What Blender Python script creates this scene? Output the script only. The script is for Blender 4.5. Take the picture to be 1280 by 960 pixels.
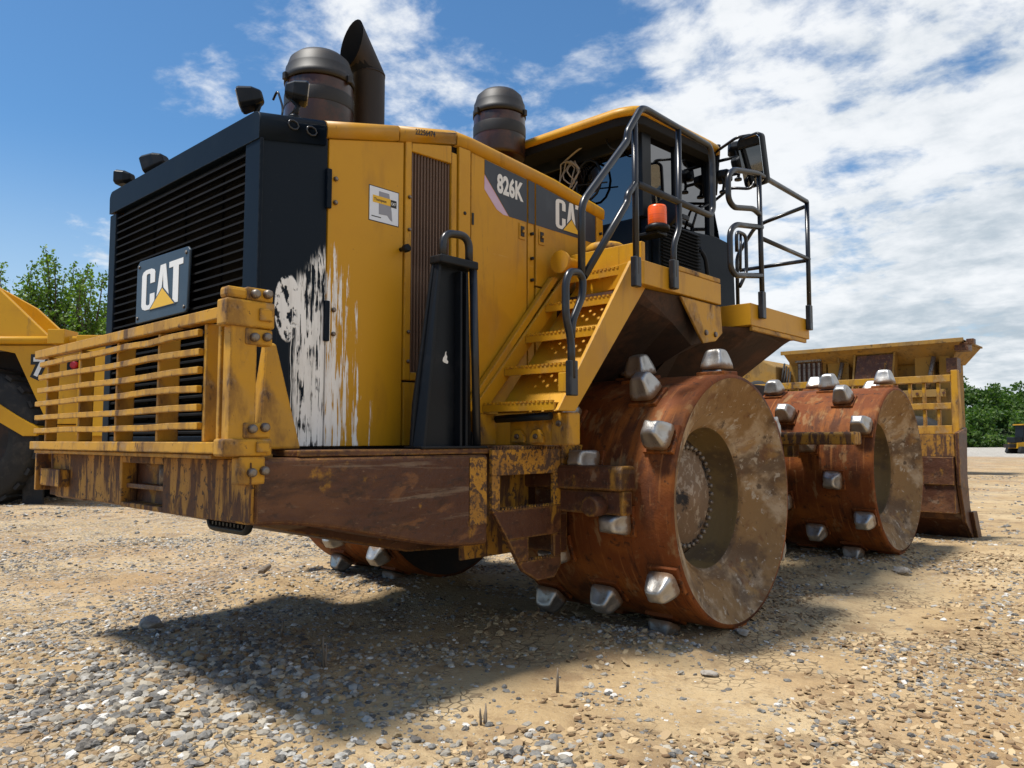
import bpy, bmesh, math, random
import numpy as np
from mathutils import Vector, Matrix
random.seed(7); RNG = np.random.default_rng(11)
for o in list(bpy.data.objects): bpy.data.objects.remove(o, do_unlink=True)
SC = bpy.context.scene; COL = SC.collection
R = math.radians

# ------------------------------------------------------------------ camera
cam_d = bpy.data.cameras.new('camera'); cam = bpy.data.objects.new('camera', cam_d); COL.objects.link(cam)
cam.location = (4.07, -1.50, 1.28)
cam.rotation_euler = (R(90 + 4.17), 0, R(42.5))
cam_d.sensor_width = 36; cam_d.lens = 27.03; cam_d.clip_start = .05; cam_d.clip_end = 4000
SC.camera = cam

# ------------------------------------------------------------------ node helper
class G:
    def __init__(s, tree): s.t = tree; s.N = tree.nodes; s.L = tree.links
    def put(s, sock, v):
        if isinstance(v, bpy.types.NodeSocket): s.L.new(v, sock)
        elif v is not None:
            if sock.type == 'RGBA' and len(v) == 3: v = (*v, 1)
            sock.default_value = v
    def node(s, typ, props=None, **ins):
        n = s.N.new(typ)
        for k, v in (props or {}).items(): setattr(n, k, v)
        for k, v in ins.items():
            key = int(k[1:]) if k[0] == '_' and k[1:].isdigit() else k.replace('__', ' ')
            s.put(n.inputs[key], v)
        return n
    def m(s, op, a, b=None, c=None, clamp=False):
        n = s.N.new('ShaderNodeMath'); n.operation = op; n.use_clamp = clamp
        s.put(n.inputs[0], a)
        if b is not None: s.put(n.inputs[1], b)
        if c is not None: s.put(n.inputs[2], c)
        return n.outputs[0]
    def step(s, v, lo, hi):
        n = s.N.new('ShaderNodeMapRange'); n.interpolation_type = 'SMOOTHSTEP'
        if lo > hi: n.inputs['To Min'].default_value = 1; n.inputs['To Max'].default_value = 0; lo, hi = hi, lo
        s.put(n.inputs['Value'], v); n.inputs['From Min'].default_value = lo; n.inputs['From Max'].default_value = hi
        return n.outputs[0]
    def mix(s, f, a, b, mode='MIX'):
        n = s.N.new('ShaderNodeMix'); n.data_type = 'RGBA'; n.blend_type = mode; n.clamp_factor = True
        s.put(n.inputs[0], f); s.put(n.inputs[6], a); s.put(n.inputs[7], b)
        return n.outputs[2]
    def noise(s, vec, scale, detail=4, rough=.55, dist=0):
        n = s.node('ShaderNodeTexNoise', None, Scale=scale, Detail=detail, Roughness=rough, Distortion=dist)
        s.put(n.inputs['Vector'], vec); return n.outputs[0]
    def voro(s, vec, scale, feature='F1', out=0):
        n = s.node('ShaderNodeTexVoronoi', dict(feature=feature), Scale=scale); s.put(n.inputs['Vector'], vec)
        return n.outputs[out]
    def scl(s, vec, v):
        n = s.N.new('ShaderNodeVectorMath'); n.operation = 'MULTIPLY'; s.put(n.inputs[0], vec); n.inputs[1].default_value = v
        return n.outputs[0]
    def xyz(s, vec):
        n = s.N.new('ShaderNodeSeparateXYZ'); s.put(n.inputs[0], vec); return n.outputs
    def comb(s, x, y, z):
        n = s.N.new('ShaderNodeCombineXYZ'); s.put(n.inputs[0], x); s.put(n.inputs[1], y); s.put(n.inputs[2], z); return n.outputs[0]

# ------------------------------------------------------------------ world: daylight sky with broken cloud
SUN = Vector((-.21, -.32, 1)).normalized()
W = bpy.data.worlds.new('World'); SC.world = W; W.use_nodes = True
g = G(W.node_tree); g.N.clear()
sky = g.node('ShaderNodeTexSky', dict(sky_type='NISHITA', sun_disc=False, sun_elevation=math.asin(SUN.z),
        sun_rotation=math.atan2(SUN.x, SUN.y), altitude=200, air_density=1.0, dust_density=.6, ozone_density=2.2)).outputs[0]
d = g.node('ShaderNodeTexCoord').outputs['Generated']
sx, sy, sz = g.xyz(d)
zz = g.m('ADD', g.m('MAXIMUM', sz, 0.0), .20)
pv = g.comb(g.m('DIVIDE', sx, zz), g.m('DIVIDE', sy, zz), 0.0)
big = g.noise(pv, .75, 3, .5)
med = g.noise(pv, 2.3, 8, .60, .3)
fine = g.noise(pv, 9.5, 5, .6, .2)
bank = g.m('ADD', g.m('MULTIPLY', g.m('ADD', g.m('MULTIPLY', sx, .737), g.m('MULTIPLY', sy, .676)), .40), g.m('MULTIPLY', sz, -.34))
cv = g.m('ADD', g.m('ADD', g.m('MULTIPLY', med, .95), g.m('MULTIPLY', big, .62)), g.m('ADD', g.m('MULTIPLY', fine, .36), bank))
cov = g.step(cv, .80, 1.0)
shade = g.step(g.m('ADD', g.m('ADD', g.m('MULTIPLY', g.noise(pv, 1.5, 6, .6), .75), g.m('MULTIPLY', fine, .3)), g.m('MULTIPLY', sz, .35)), .42, .72)
ccol = g.mix(shade, (4.3, 5.1, 5.8), (9.0, 9.2, 9.4))
hz = g.step(sz, .36, .02)
skyc = g.mix(g.m('MULTIPLY', hz, .72), g.mix(1.0, sky, (.74, 1.14, 1.36), 'MULTIPLY'), (6.0, 7.1, 7.9))
skyc = g.mix(g.m('MULTIPLY', cov, .95), skyc, ccol)
bg = g.node('ShaderNodeBackground', None, Color=skyc, Strength=.088)
out = g.node('ShaderNodeOutputWorld'); g.L.new(bg.outputs[0], out.inputs[0])

sun_d = bpy.data.lights.new('sun', 'SUN'); sun_d.energy = 5.0; sun_d.angle = R(8.5); sun_d.color = (1, .955, .88)
sun = bpy.data.objects.new('sun', sun_d); COL.objects.link(sun)
sun.rotation_euler = (-SUN).to_track_quat('-Z', 'Y').to_euler(); sun.location = (0, 0, 30)

SC.render.engine = 'CYCLES'
vs = SC.view_settings; vs.view_transform = 'Standard'; vs.look = 'None'; vs.gamma = 1; vs.exposure = 0.28; vs.use_curve_mapping = False

# ------------------------------------------------------------------ materials
def mat(name, base, rough=.5, metal=0, layers=(), bump=(), coat=0, coord='Object', spec=.4, edge=None):
    """layers: (colour, scale, lo, hi, strength[, stretch xyz[, rough]]) mixed on in order by noise masks"""
    M = bpy.data.materials.new(name); M.use_nodes = True; g = G(M.node_tree); b = g.N['Principled BSDF']
    v = g.node('ShaderNodeTexCoord').outputs['Object'] if coord == 'Object' else g.node('ShaderNodeNewGeometry').outputs['Position']
    c = (*base, 1); rr = rough
    for k, L in enumerate(layers):
        col, sc, lo, hi, st = L[:5]; stretch = L[5] if len(L) > 5 and L[5] else (1, 1, 1)
        vv = g.scl(v, stretch)
        n = g.m('MULTIPLY', g.step(g.noise(vv, sc, 7, .62, .3), lo, hi), st)
        c = g.mix(n, c, col)
        if len(L) > 6: 
            q = g.N.new('ShaderNodeMix'); g.put(q.inputs[0], n); g.put(q.inputs[2], rr); g.put(q.inputs[3], L[6]); rr = q.outputs[0]
    if edge:                                   # bare or rusty metal where edges have been knocked: (colour, width, amount)
        bv = g.node('ShaderNodeBevel', dict(samples=4), Radius=edge[1]); dt = g.N.new('ShaderNodeVectorMath'); dt.operation = 'DOT_PRODUCT'
        g.L.new(bv.outputs[0], dt.inputs[0]); g.L.new(g.node('ShaderNodeNewGeometry').outputs['Normal'], dt.inputs[1])
        em = g.m('MULTIPLY', g.step(dt.outputs['Value'], .985, .90), g.step(g.noise(v, 28, 6, .65), .40, .56))
        c = g.mix(g.m('MULTIPLY', em, edge[2]), c, edge[0])
    g.put(b.inputs['Base Color'], c); g.put(b.inputs['Roughness'], rr); b.inputs['Metallic'].default_value = metal
    b.inputs['Coat Weight'].default_value = coat; b.inputs['Coat Roughness'].default_value = .25
    b.inputs['Specular IOR Level'].default_value = spec
    nrm = None
    for sc, st, ds in bump:
        n = g.node('ShaderNodeBump', None, Strength=st, Distance=ds, Height=g.noise(v, sc, 5, .6))
        if nrm is not None: g.L.new(nrm, n.inputs['Normal'])
        nrm = n.outputs[0]
    if nrm is not None: g.L.new(nrm, b.inputs['Normal'])
    if hasattr(mat, 'drum'):                     # scrapes running round a drum and soil caked on it
        x, y, z = g.xyz(v); an = g.m('ARCTAN2', z, y)
        s1 = g.noise(g.comb(g.m('MULTIPLY', x, 34.0), g.m('MULTIPLY', an, 1.1), 0.0), 1.0, 5, .65); s2 = g.noise(g.comb(g.m('MULTIPLY', x, 9.0), g.m('MULTIPLY', an, 2.6), 4.0), 1.0, 6, .6)
        c = g.mix(g.m('MULTIPLY', g.step(s1, .56, .68), .65), c, (.33, .125, .035)); c = g.mix(g.m('MULTIPLY', g.step(s1, .42, .32), .7), c, (.04, .016, .008))
        c = g.mix(g.m('MULTIPLY', g.step(s2, .58, .66), .6), c, (.27, .165, .075)); g.put(b.inputs['Base Color'], c)
    if hasattr(mat, 'tip'):                      # soil packed round the foot of a tip
        x, y, z = g.xyz(v); f_ = g.step(g.m('ADD', z, g.m('MULTIPLY', g.noise(v, 22, 4), -.07)), .012, -.02)
        c = g.mix(g.m('MULTIPLY', f_, .9), c, (.17, .09, .04)); g.put(b.inputs['Base Color'], c); g.put(b.inputs['Metallic'], g.m('MULTIPLY', g.m('SUBTRACT', 1.0, f_), metal))
    return M

DUST = (.33, .24, .14)
YEL = mat('yellow paint', (.52, .262, .010), .45, 0, [
    ((.43, .205, .012), 1.6, .42, .64, .8), ((.32, .155, .018), 5, .54, .70, .5, (1, 1, .3)), ((.20, .10, .02), 13, .60, .72, .45, (1, 1, .07)), ((.60, .42, .16), 30, .67, .72, .5, (1, .12, 1)), ((.17, .09, .025), 24, .66, .71, .6, (1, 1, .12)), (DUST, 3.2, .54, .78, .35, (1, 1, .35), .7), ((.20, .10, .03), 46, .70, .76, .75), ((.30, .16, .04), 9, .62, .75, .4, (1, 1, .2))],
    [(2.2, .22, .02), (120, .04, .003)], spec=.3, edge=((.16, .085, .03), .010, .8))
YELW = mat('chipped yellow paint', (.50, .250, .014), .5, 0, [
    ((.43, .235, .045), 2.2, .42, .62, .75, None, .7), ((.23, .115, .025), 6, .48, .62, .8, (1, 1, .4)), (DUST, 11, .56, .68, .5), ((.085, .048, .03), 7, .60, .66, .9, (1, 1, .5), .8), ((.10, .055, .03), 34, .64, .70, .85, None, .8)],
    [(30, .25, .006)], spec=.3, edge=((.085, .045, .024), .014, .9))
YELM = mat('mottled yellow and rust paint', (.42, .21, .025), .6, 0, [
    ((.28, .13, .025), 2.0, .40, .62, .7), ((.080, .036, .020), 15, .44, .56, .95, (1, 1, .22), .75), ((.055, .035, .027), 30, .55, .62, .9, None, .8), ((.30, .24, .17), 40, .74, .80, .6)],
    [(26, .4, .01)], spec=.3, edge=((.07, .04, .024), .016, .8))
CWB = mat('scuffed brown steel', (.072, .028, .015), .48, 0, [
    ((.135, .058, .025), 3.0, .46, .64, .85, (1, .35, 1), .6), ((.20, .085, .03), 8, .56, .66, .6, (1, .5, 1)), ((.34, .165, .02), 4.5, .60, .66, .85, (1, .8, .6), .6), ((.22, .16, .11), 9, .58, .66, .55, (1, .10, 1.6), .5), ((.026, .013, .009), 4.2, .52, .66, .8, (1, .5, 1)), ((.035, .018, .012), 26, .56, .66, .7, (1, .4, 1)), ((.19, .12, .07), 50, .62, .70, .6, (1, .3, 1)), ((.33, .26, .18), 22, .70, .77, .5, (1, .15, 1), .5)],
    [(5, .3, .03), (14, .5, .014), (70, .4, .006)], spec=.3, edge=((.36, .18, .03), .022, .75))
YELS = mat('speckled yellow and rust paint', (.44, .21, .02), .6, 0, [
    ((.26, .12, .022), 3, .42, .60, .8), ((.085, .046, .026), 26, .50, .56, .95, None, .8), ((.05, .03, .022), 60, .56, .62, .9, None, .8), ((.07, .04, .026), 4.5, .56, .64, .85)], [(40, .5, .008)])
FADED_YELLOW = mat('dusty faded yellow paint', (.30, .165, .035), .8, 0, [((.23, .15, .06), 1.2, .42, .62, .8), ((.15, .085, .03), 2.6, .50, .66, .7, (1, 1, .4)), ((.06, .04, .025), 7, .58, .66, .7)], [(10, .2, .02)], spec=.2)
mat.drum = 1
RUST = mat('orange rusted drum steel', (.150, .040, .0085), .72, 0, [
    ((.265, .083, .014), 2.2, .42, .62, .9), ((.070, .022, .008), 3.4, .48, .64, .9, (1.6, .5, .5)), ((.25, .13, .05), 6.5, .57, .68, .7, None, .85), ((.035, .016, .009), 17, .58, .66, .75), ((.20, .10, .04), 48, .60, .70, .5)],
    [(18, .4, .014), (75, .3, .005)], spec=.22)
del mat.drum
DISH = mat('dusty scarred drum end', (.22, .125, .048), .85, 0, [
    ((.43, .325, .21), 2.4, .47, .60, .8), ((.085, .048, .025), 3.2, .48, .63, .85, (1, .6, 1)), ((.13, .05, .018), 5.5, .54, .64, .6), ((.30, .17, .055), 5.0, .56, .66, .7), ((.42, .36, .28), 13, .58, .67, .75), ((.05, .028, .016), 9, .60, .67, .8), ((.50, .44, .36), 34, .65, .71, .8), ((.07, .04, .025), 40, .63, .70, .7)],
    [(9, .35, .02), (60, .25, .006)])
HUBM = mat('caked hub', (.20, .13, .08), .85, 0, [((.42, .34, .26), 14, .50, .62, .8), ((.02, .022, .026), 3.4, .57, .63, .95)], [(40, .5, .01)])
mat.tip = 1
STEEL = mat('polished tip steel', (.42, .405, .38), .42, .85, [((.22, .20, .18), 7, .46, .66, .7, None, .55), ((.16, .10, .06), 16, .58, .68, .6, None, .7), ((.50, .48, .45), 40, .60, .68, .5, (1, 1, .2))], [(18, .25, .008), (60, .2, .004)])
del mat.tip
NAVY = mat('dark blue grey paint', (.0045, .0095, .0175), .50, 0, [((.011, .019, .029), 3, .52, .75, .5, (1, 1, .4), .55), ((.10, .105, .11), 60, .73, .78, .35), ((.06, .065, .07), 9, .66, .70, .4, (.3, 1, .3))], [(2.5, .12, .02)], spec=.10, edge=((.05, .055, .06), .008, .6))
BLK = mat('black paint', (.008, .010, .013), .38, 0, [((.03, .03, .032), 6, .5, .75, .5, None, .5)], [(60, .05, .003)], coat=.0, spec=.18)
RAIL = mat('worn black rail paint', (.014, .015, .018), .30, 0, [((.05, .048, .045), 9, .55, .72, .6, None, .45), ((.20, .19, .18), 40, .70, .77, .5)], [(50, .08, .003)], coat=.1)
SLAT = mat('black louvre steel', (.0045, .0045, .005), .75, 0, [((.016, .015, .014), 5, .5, .75, .5)], [], spec=.15)
BLOUV = mat('brown louvre steel', (.12, .072, .048), .55, .1, [((.19, .125, .085), 5, .45, .65, .7, (1, 1, .3)), ((.055, .035, .026), 14, .55, .68, .6)], [(40, .1, .004)])
DARK = mat('grimy dark steel', (.018, .014, .012), .75, 0, [((.05, .026, .016), 3, .5, .7, .8), ((.09, .06, .04), 16, .64, .74, .5)], [(20, .3, .01)])
FEND = mat('rusty fender underside', (.030, .016, .011), .75, 0, [((.085, .036, .018), 2.4, .46, .68, .85), ((.012, .009, .008), 5, .5, .68, .8), ((.16, .10, .05), 22, .66, .73, .5)], [(16, .35, .01)])
BOLT = mat('greasy bolt steel', (.22, .19, .16), .5, .7, [((.10, .06, .04), 20, .48, .6, .8)], [])
STACKM = mat('sooty exhaust steel', (.020, .016, .015), .6, .2, [((.045, .026, .018), 4, .45, .7, .8, (1, 1, .3))], [(60, .1, .003)])
FLAT_BLACK = mat('flat black', (.004, .004, .004), .9)  # near black for the sooty stack bore, grille backing and roof lining
PREB = mat('dark precleaner plastic', (.014, .013, .013), .55, 0, [((.07, .05, .035), 5, .5, .75, .6)], [])
PRER = mat('smoked brown precleaner bowl', (.030, .012, .007), .35, 0, [((.075, .026, .012), 4, .45, .66, .8), ((.010, .008, .007), 7, .50, .64, .8)], [], coat=.1)
WHITE = mat('white lettering', (.72, .72, .70), .5, 0, [((.45, .44, .42), 22, .60, .75, .5)])
LYEL = mat('yellow logo triangle', (.72, .42, .02), .45)
PINK = mat('faded pink stripe', (.52, .36, .50), .55, 0, [((.60, .48, .58), 6, .45, .6, .5)])
DECAL = mat('charcoal decal film', (.030, .036, .048), .4, 0, [((.06, .07, .085), 5, .5, .72, .6, (1, 1, .4)), ((.3, .3, .3), 70, .74, .79, .4)])
PLATE = mat('blue grey badge plate', (.028, .044, .062), .4, 0, [((.05, .07, .09), 4, .5, .7, .5)])
STICK = mat('white vinyl sticker', (.66, .70, .76), .4)
GREY = mat('grey print', (.25, .26, .30), .5)
INK = mat('black print', (.012, .012, .012), .5)
ORANGE = mat('orange beacon plastic', (.95, .125, .004), .35, 0, [((.65, .07, .006), 40, .45, .6, .6, (.02, .02, 1))], coat=.5)
LENS = mat('lamp lens', (.42, .38, .32), .2, 0, [((.25, .2, .15), 12, .5, .7, .6)], coat=.5)
WIRE = mat('pale wire', (.28, .25, .22), .5)
RUBBER = mat('black rubber', (.014, .014, .014), .75, 0, [((.05, .042, .034), 4, .5, .72, .7)], [(30, .3, .01)])
SEATM = mat('dark seat fabric', (.015, .016, .018), .85)
PAPER = mat('pale sheet', (.42, .42, .36), .7)
RED = mat('red lamp', (.35, .01, .02), .3)
WOODM = mat('grey driftwood', (.20, .16, .12), .9, 0, [((.09, .07, .05), 20, .5, .6, .7, (1, 1, .2))])
ROCKM = mat('grey field rock', (.30, .27, .23), .85, 0, [((.17, .14, .11), 14, .48, .6, .8), ((.45, .42, .37), 30, .6, .7, .6)], [(24, .5, .01)])

FRESH = mat('clean yellow paint', (.56, .285, .008), .4, 0, [((.47, .23, .01), 1.2, .42, .64, .7), ((.25, .14, .03), 4, .58, .70, .5, (1, 1, .3))], [], spec=.3)
def glass(name, tint, refl=.9):
    M = bpy.data.materials.new(name); M.use_nodes = True; g = G(M.node_tree); g.N.clear()
    fr = g.node('ShaderNodeFresnel', None, IOR=1.55)
    tr = g.node('ShaderNodeBsdfTransparent', None, Color=tint); gl = g.node('ShaderNodeBsdfGlossy', None, Color=(refl, refl, refl), Roughness=.02)
    mx = g.node('ShaderNodeMixShader'); g.L.new(g.m('ADD', g.m('MULTIPLY', fr.outputs[0], 1.0), .09), mx.inputs[0])
    g.L.new(tr.outputs[0], mx.inputs[1]); g.L.new(gl.outputs[0], mx.inputs[2])
    o = g.node('ShaderNodeOutputMaterial'); g.L.new(mx.outputs[0], o.inputs[0]); return M
GLASS = glass('tinted cab glass', (.022, .030, .036), 1.0)
MIRR = mat('mirror glass', (.75, .78, .8), .03, 1)

def splash_mat(name, base_mat_col, side):
    """painted panel with a splash of spilled white paint that ran down it; world metres (Y along, Z up)"""
    M = bpy.data.materials.new(name); M.use_nodes = True; g = G(M.node_tree); b = g.N['Principled BSDF']
    v = g.node('ShaderNodeNewGeometry').outputs['Position']; x, y, z = g.xyz(v)
    st = g.noise(g.comb(0.0, g.m('MULTIPLY', y, 24.0), g.m('MULTIPLY', z, 1.7)), 1.0, 6, .62, .5)
    st2 = g.noise(g.comb(3.0, g.m('MULTIPLY', y, 60.0), g.m('MULTIPLY', z, 3.2)), 1.0, 5, .65, .6)
    blob = g.noise(g.comb(7.0, y, z), 7.0, 6, .6, .4)
    if side == 'black':
        body = g.m('MULTIPLY', g.step(g.m('ADD', y, g.m('MULTIPLY', st, .10)), .505, .530), g.step(g.m('ADD', g.m('ADD', z, g.m('MULTIPLY', y, -1.1)), g.m('MULTIPLY', st2, .35)), 1.74, 1.66))
        body = g.m('MULTIPLY', body, g.step(g.m('ADD', st2, g.m('MULTIPLY', g.noise(v, 9, 3), .5)), .675, .72))
        by = g.m('DIVIDE', g.m('SUBTRACT', y, .425), .075); bz = g.m('DIVIDE', g.m('SUBTRACT', z, 1.90), .17)
        bl_ = g.m('SUBTRACT', 1.0, g.m('ADD', g.m('MULTIPLY', by, by), g.m('MULTIPLY', bz, bz)))
        blobm = g.m('MULTIPLY', g.step(g.m('ADD', bl_, g.m('MULTIPLY', blob, .5)), .30, .42), g.step(g.noise(g.scl(v, (1, 1, .6)), 30, 4), .42, .50))
        drip = g.m('MULTIPLY', g.m('MULTIPLY', g.step(g.noise(g.comb(1.0, g.m('ADD', g.m('MULTIPLY', y, 34.0), g.m('MULTIPLY', g.noise(g.comb(0.0, 0.0, z), 5.0, 2), 1.2)), 0.0), 1.0, 2), .57, .61), g.step(y, .365, .40)), g.m('MULTIPLY', g.step(z, 1.96, 1.90), g.step(g.m('ADD', z, g.m('MULTIPLY', g.m('SUBTRACT', .55, y), 2.2)), 1.50, 1.58)))
        e = g.m('MULTIPLY', g.step(g.m('ADD', y, g.m('MULTIPLY', g.m('ABSOLUTE', g.m('SUBTRACT', z, 1.95)), -.10)), .345, .50), g.step(g.m('ADD', z, g.m('MULTIPLY', y, -.75)), 1.82, 1.62))
        k = g.m('ADD', g.m('ADD', g.m('MULTIPLY', st, .55), g.m('MULTIPLY', st2, .18)), g.m('MULTIPLY', blob, .25))
        msk = g.m('MULTIPLY', g.step(g.m('ADD', g.m('MULTIPLY', e, .60), k), .86, .90), g.step(e, .02, .12))
        msk = g.m('MAXIMUM', g.m('MAXIMUM', body, blobm), drip)
        c = g.mix(g.m('MULTIPLY', g.step(g.noise(v, 60, 3), .73, .78), .4), base_mat_col, (.10, .105, .11)); 
        c = g.mix(g.m('MULTIPLY', g.step(g.noise(g.scl(v, (1, 1, .4)), 3, 6), .52, .75), .5), c, (.012, .02, .03))
    else:
        e = g.m('MULTIPLY', g.step(y, 1.16, .60), g.step(g.m('ADD', z, g.m('MULTIPLY', y, 1.1)), 3.62, 2.3))
        k = g.m('ADD', g.m('ADD', g.m('MULTIPLY', st, .62), g.m('MULTIPLY', st2, .52)), g.m('MULTIPLY', blob, .20))
        msk = g.m('MULTIPLY', g.step(g.m('ADD', g.m('MULTIPLY', e, .34), k), .905, .955), g.m('MULTIPLY', g.step(e, .03, .2), .95))
        c = g.mix(g.m('MULTIPLY', g.step(g.noise(v, 1.6, 6), .42, .68), .7), base_mat_col, (.43, .205, .012))
        c = g.mix(g.m('MULTIPLY', g.step(g.noise(g.scl(v, (1, 1, .3)), 5, 7), .54, .70), .5), c, (.32, .155, .018))
        c = g.mix(g.m('MULTIPLY', g.step(g.noise(g.scl(v, (1, 1, .35)), 3.2, 7), .56, .82), .3), c, DUST)
        c = g.mix(g.m('MULTIPLY', g.step(g.noise(v, 46, 7), .70, .76), .7), c, (.20, .10, .03))
    wc = g.mix(g.step(g.noise(g.scl(v, (1, 1, .2)), 26, 5), .45, .7), (.84, .835, .81), (.70, .69, .66))
    g.put(b.inputs['Base Color'], g.mix(msk, c, wc)); b.inputs['Roughness'].default_value = .47; b.inputs['Specular IOR Level'].default_value = .12 if side == 'black' else .28
    bp = g.node('ShaderNodeBump', None, Strength=.5, Distance=.003, Height=msk); g.L.new(bp.outputs[0], b.inputs['Normal'])
    return M
SPLB = splash_mat('dark panel with white paint runs', (.0045, .0095, .0175, 1), 'black')
SPLY = splash_mat('yellow panel with white paint runs', (.52, .262, .010, 1), 'yellow')

# ------------------------------------------------------------------ mesh helper
class MB:
    def __init__(s): s.v = []; s.f = []; s.sm = []
    def add(s, vs, fs, smooth=False):
        n = len(s.v); s.v += [tuple(map(float, p)) for p in vs]; s.f += [tuple(n + i for i in f) for f in fs]; s.sm += [smooth] * len(fs); return s
    def box(s, x0, x1, y0, y1, z0, z1):
        return s.add([(x, y, z) for x in (x0, x1) for y in (y0, y1) for z in (z0, z1)],
                     [(0, 1, 3, 2), (4, 6, 7, 5), (0, 4, 5, 1), (2, 3, 7, 6), (0, 2, 6, 4), (1, 5, 7, 3)])
    def prism(s, axis, poly, a, b):
        n = len(poly); P = {'x': lambda p, t: (t, p[0], p[1]), 'y': lambda p, t: (p[0], t, p[1]), 'z': lambda p, t: (p[0], p[1], t)}[axis]
        return s.add([P(p, a) for p in poly] + [P(p, b) for p in poly],
                     [tuple(range(n)), tuple(range(2 * n - 1, n - 1, -1))] + [(i, (i + 1) % n, n + (i + 1) % n, n + i) for i in range(n)])
    def hexa(s, b4, t4):
        return s.add(list(b4) + list(t4), [(3, 2, 1, 0), (4, 5, 6, 7), (0, 1, 5, 4), (1, 2, 6, 5), (2, 3, 7, 6), (3, 0, 4, 7)])
    def loft(s, rings, cap0=True, cap1=True, smooth=True, closed=True):
        n = len(rings[0]); vs = [p for r in rings for p in r]; fs = []
        for k in range(len(rings) - 1):
            for i in range(n if closed else n - 1): j = (i + 1) % n; fs.append((k * n + i, k * n + j, (k + 1) * n + j, (k + 1) * n + i))
        s.add(vs, fs, smooth); b = len(s.v) - len(vs)
        if cap0: s.f.append(tuple(b + i for i in reversed(range(n)))); s.sm.append(False)
        if cap1: s.f.append(tuple(b + (len(rings) - 1) * n + i for i in range(n))); s.sm.append(False)
        return s
    def tube(s, pts, r, seg=10, closed=False, rad=None):
        P = [Vector(p) for p in pts]; rings = []; n = len(P); up = None
        for i, p in enumerate(P):
            a = P[i - 1] if (i or closed) else p; c = P[(i + 1) % n] if (i < n - 1 or closed) else p
            t = (c - a).normalized()
            if up is None: up = Vector((0, 0, 1)) if abs(t.z) < .9 else Vector((1, 0, 0))
            u = (up - t * up.dot(t)).normalized(); w = t.cross(u); up = u
            rr = (rad[i] if rad else r)
            rings.append([p + (u * math.cos(2 * math.pi * k / seg) + w * math.sin(2 * math.pi * k / seg)) * rr for k in range(seg)])
        if closed: rings.append(rings[0])
        return s.loft(rings, not closed, not closed)
    def rod(s, p0, p1, r, seg=12): return s.tube([p0, p1], r, seg)
    def lathe(s, c, prof, axis='z', seg=40, cap0=True, cap1=True):
        rings = []
        for r, h in prof:
            ring = []
            for k in range(seg):
                a = 2 * math.pi * k / seg; u, w = r * math.cos(a), r * math.sin(a)
                ring.append({'z': (c[0] + u, c[1] + w, c[2] + h), 'x': (c[0] + h, c[1] + u, c[2] + w), 'y': (c[0] + w, c[1] + h, c[2] + u)}[axis])
            rings.append(ring)
        return s.loft(rings, cap0, cap1)
    def build(s, name, m, parent=None, bevel=0, seg=2, smooth=None, subsurf=0):
        vs = np.array(s.v); c = (vs.min(0) + vs.max(0)) / 2
        me = bpy.data.meshes.new(name); me.from_pydata((vs - c).tolist(), [], s.f); me.update()
        me.polygons.foreach_set('use_smooth', [True] * len(s.f) if smooth else s.sm)
        bm = bmesh.new(); bm.from_mesh(me); bmesh.ops.recalc_face_normals(bm, faces=bm.faces); bm.to_mesh(me); bm.free()
        me.materials.append(m)
        o = bpy.data.objects.new(name, me); COL.objects.link(o)
        w = Vector(c)
        if parent is not None: o.parent = parent; w = w - Vector(WLOC[parent.name])
        o.location = w; WLOC[o.name] = tuple(c)
        if bevel:
            b = o.modifiers.new('bevel', 'BEVEL'); b.width = bevel; b.segments = seg; b.limit_method = 'ANGLE'; b.angle_limit = R(35); b.harden_normals = False
        if subsurf: q = o.modifiers.new('sub', 'SUBSURF'); q.levels = q.render_levels = subsurf
        return o
WLOC = {}
def thing(name, label, cat, loc=(0, 0, 0), group=None):
    o = bpy.data.objects.new(name, None); COL.objects.link(o); o.location = loc; o.empty_display_size = .3
    WLOC[o.name] = tuple(loc); o['label'] = label; o['category'] = cat
    if group: o['group'] = group
    return o
def tag(o, label, cat, group=None, kind=None):
    if label: o['label'] = label
    if cat: o['category'] = cat
    if group: o['group'] = group
    if kind: o['kind'] = kind
    return o
def share(src, wloc, parent, rot=None, name=None):
    o = src.copy(); COL.objects.link(o); o.parent = parent
    if name: o.name = name
    o.location = Vector(wloc) - Vector(WLOC[parent.name]) if parent else Vector(wloc)
    if rot: o.rotation_euler = rot
    WLOC[o.name] = tuple(wloc); return o
def rounded(pts, r=.05, n=4):
    """polyline with its inner corners rounded"""
    P = [Vector(p) for p in pts]; out = [P[0]]
    for i in range(1, len(P) - 1):
        a, b, c = P[i - 1], P[i], P[i + 1]; u = a - b; w = c - b; k = min(r, u.length * .45, w.length * .45)
        p, q = b + u.normalized() * k, b + w.normalized() * k
        for t in range(n + 1): s = t / n; out.append(p * (1 - s) ** 2 + b * 2 * s * (1 - s) + q * s * s)
    return out + [P[-1]]
def text2d(txt, size, bold=0.0, sx=1.0):
    cu = bpy.data.curves.new('t', 'FONT'); cu.body = txt; cu.size = size; cu.offset = bold; cu.resolution_u = 3
    o = bpy.data.objects.new('t', cu); COL.objects.link(o); bpy.context.view_layer.update()
    me = bpy.data.meshes.new_from_object(o.evaluated_get(bpy.context.evaluated_depsgraph_get()))
    vs = [(v.co.x * sx, v.co.y) for v in me.vertices]; fs = [tuple(p.vertices) for p in me.polygons]
    bpy.data.objects.remove(o); bpy.data.meshes.remove(me); bpy.data.curves.remove(cu)
    return vs, fs
def decal(mb, vs, fs, org, ux, uy):
    org, ux, uy = Vector(org), Vector(ux), Vector(uy); return mb.add([org + ux * a + uy * b for a, b in vs], fs)
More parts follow.
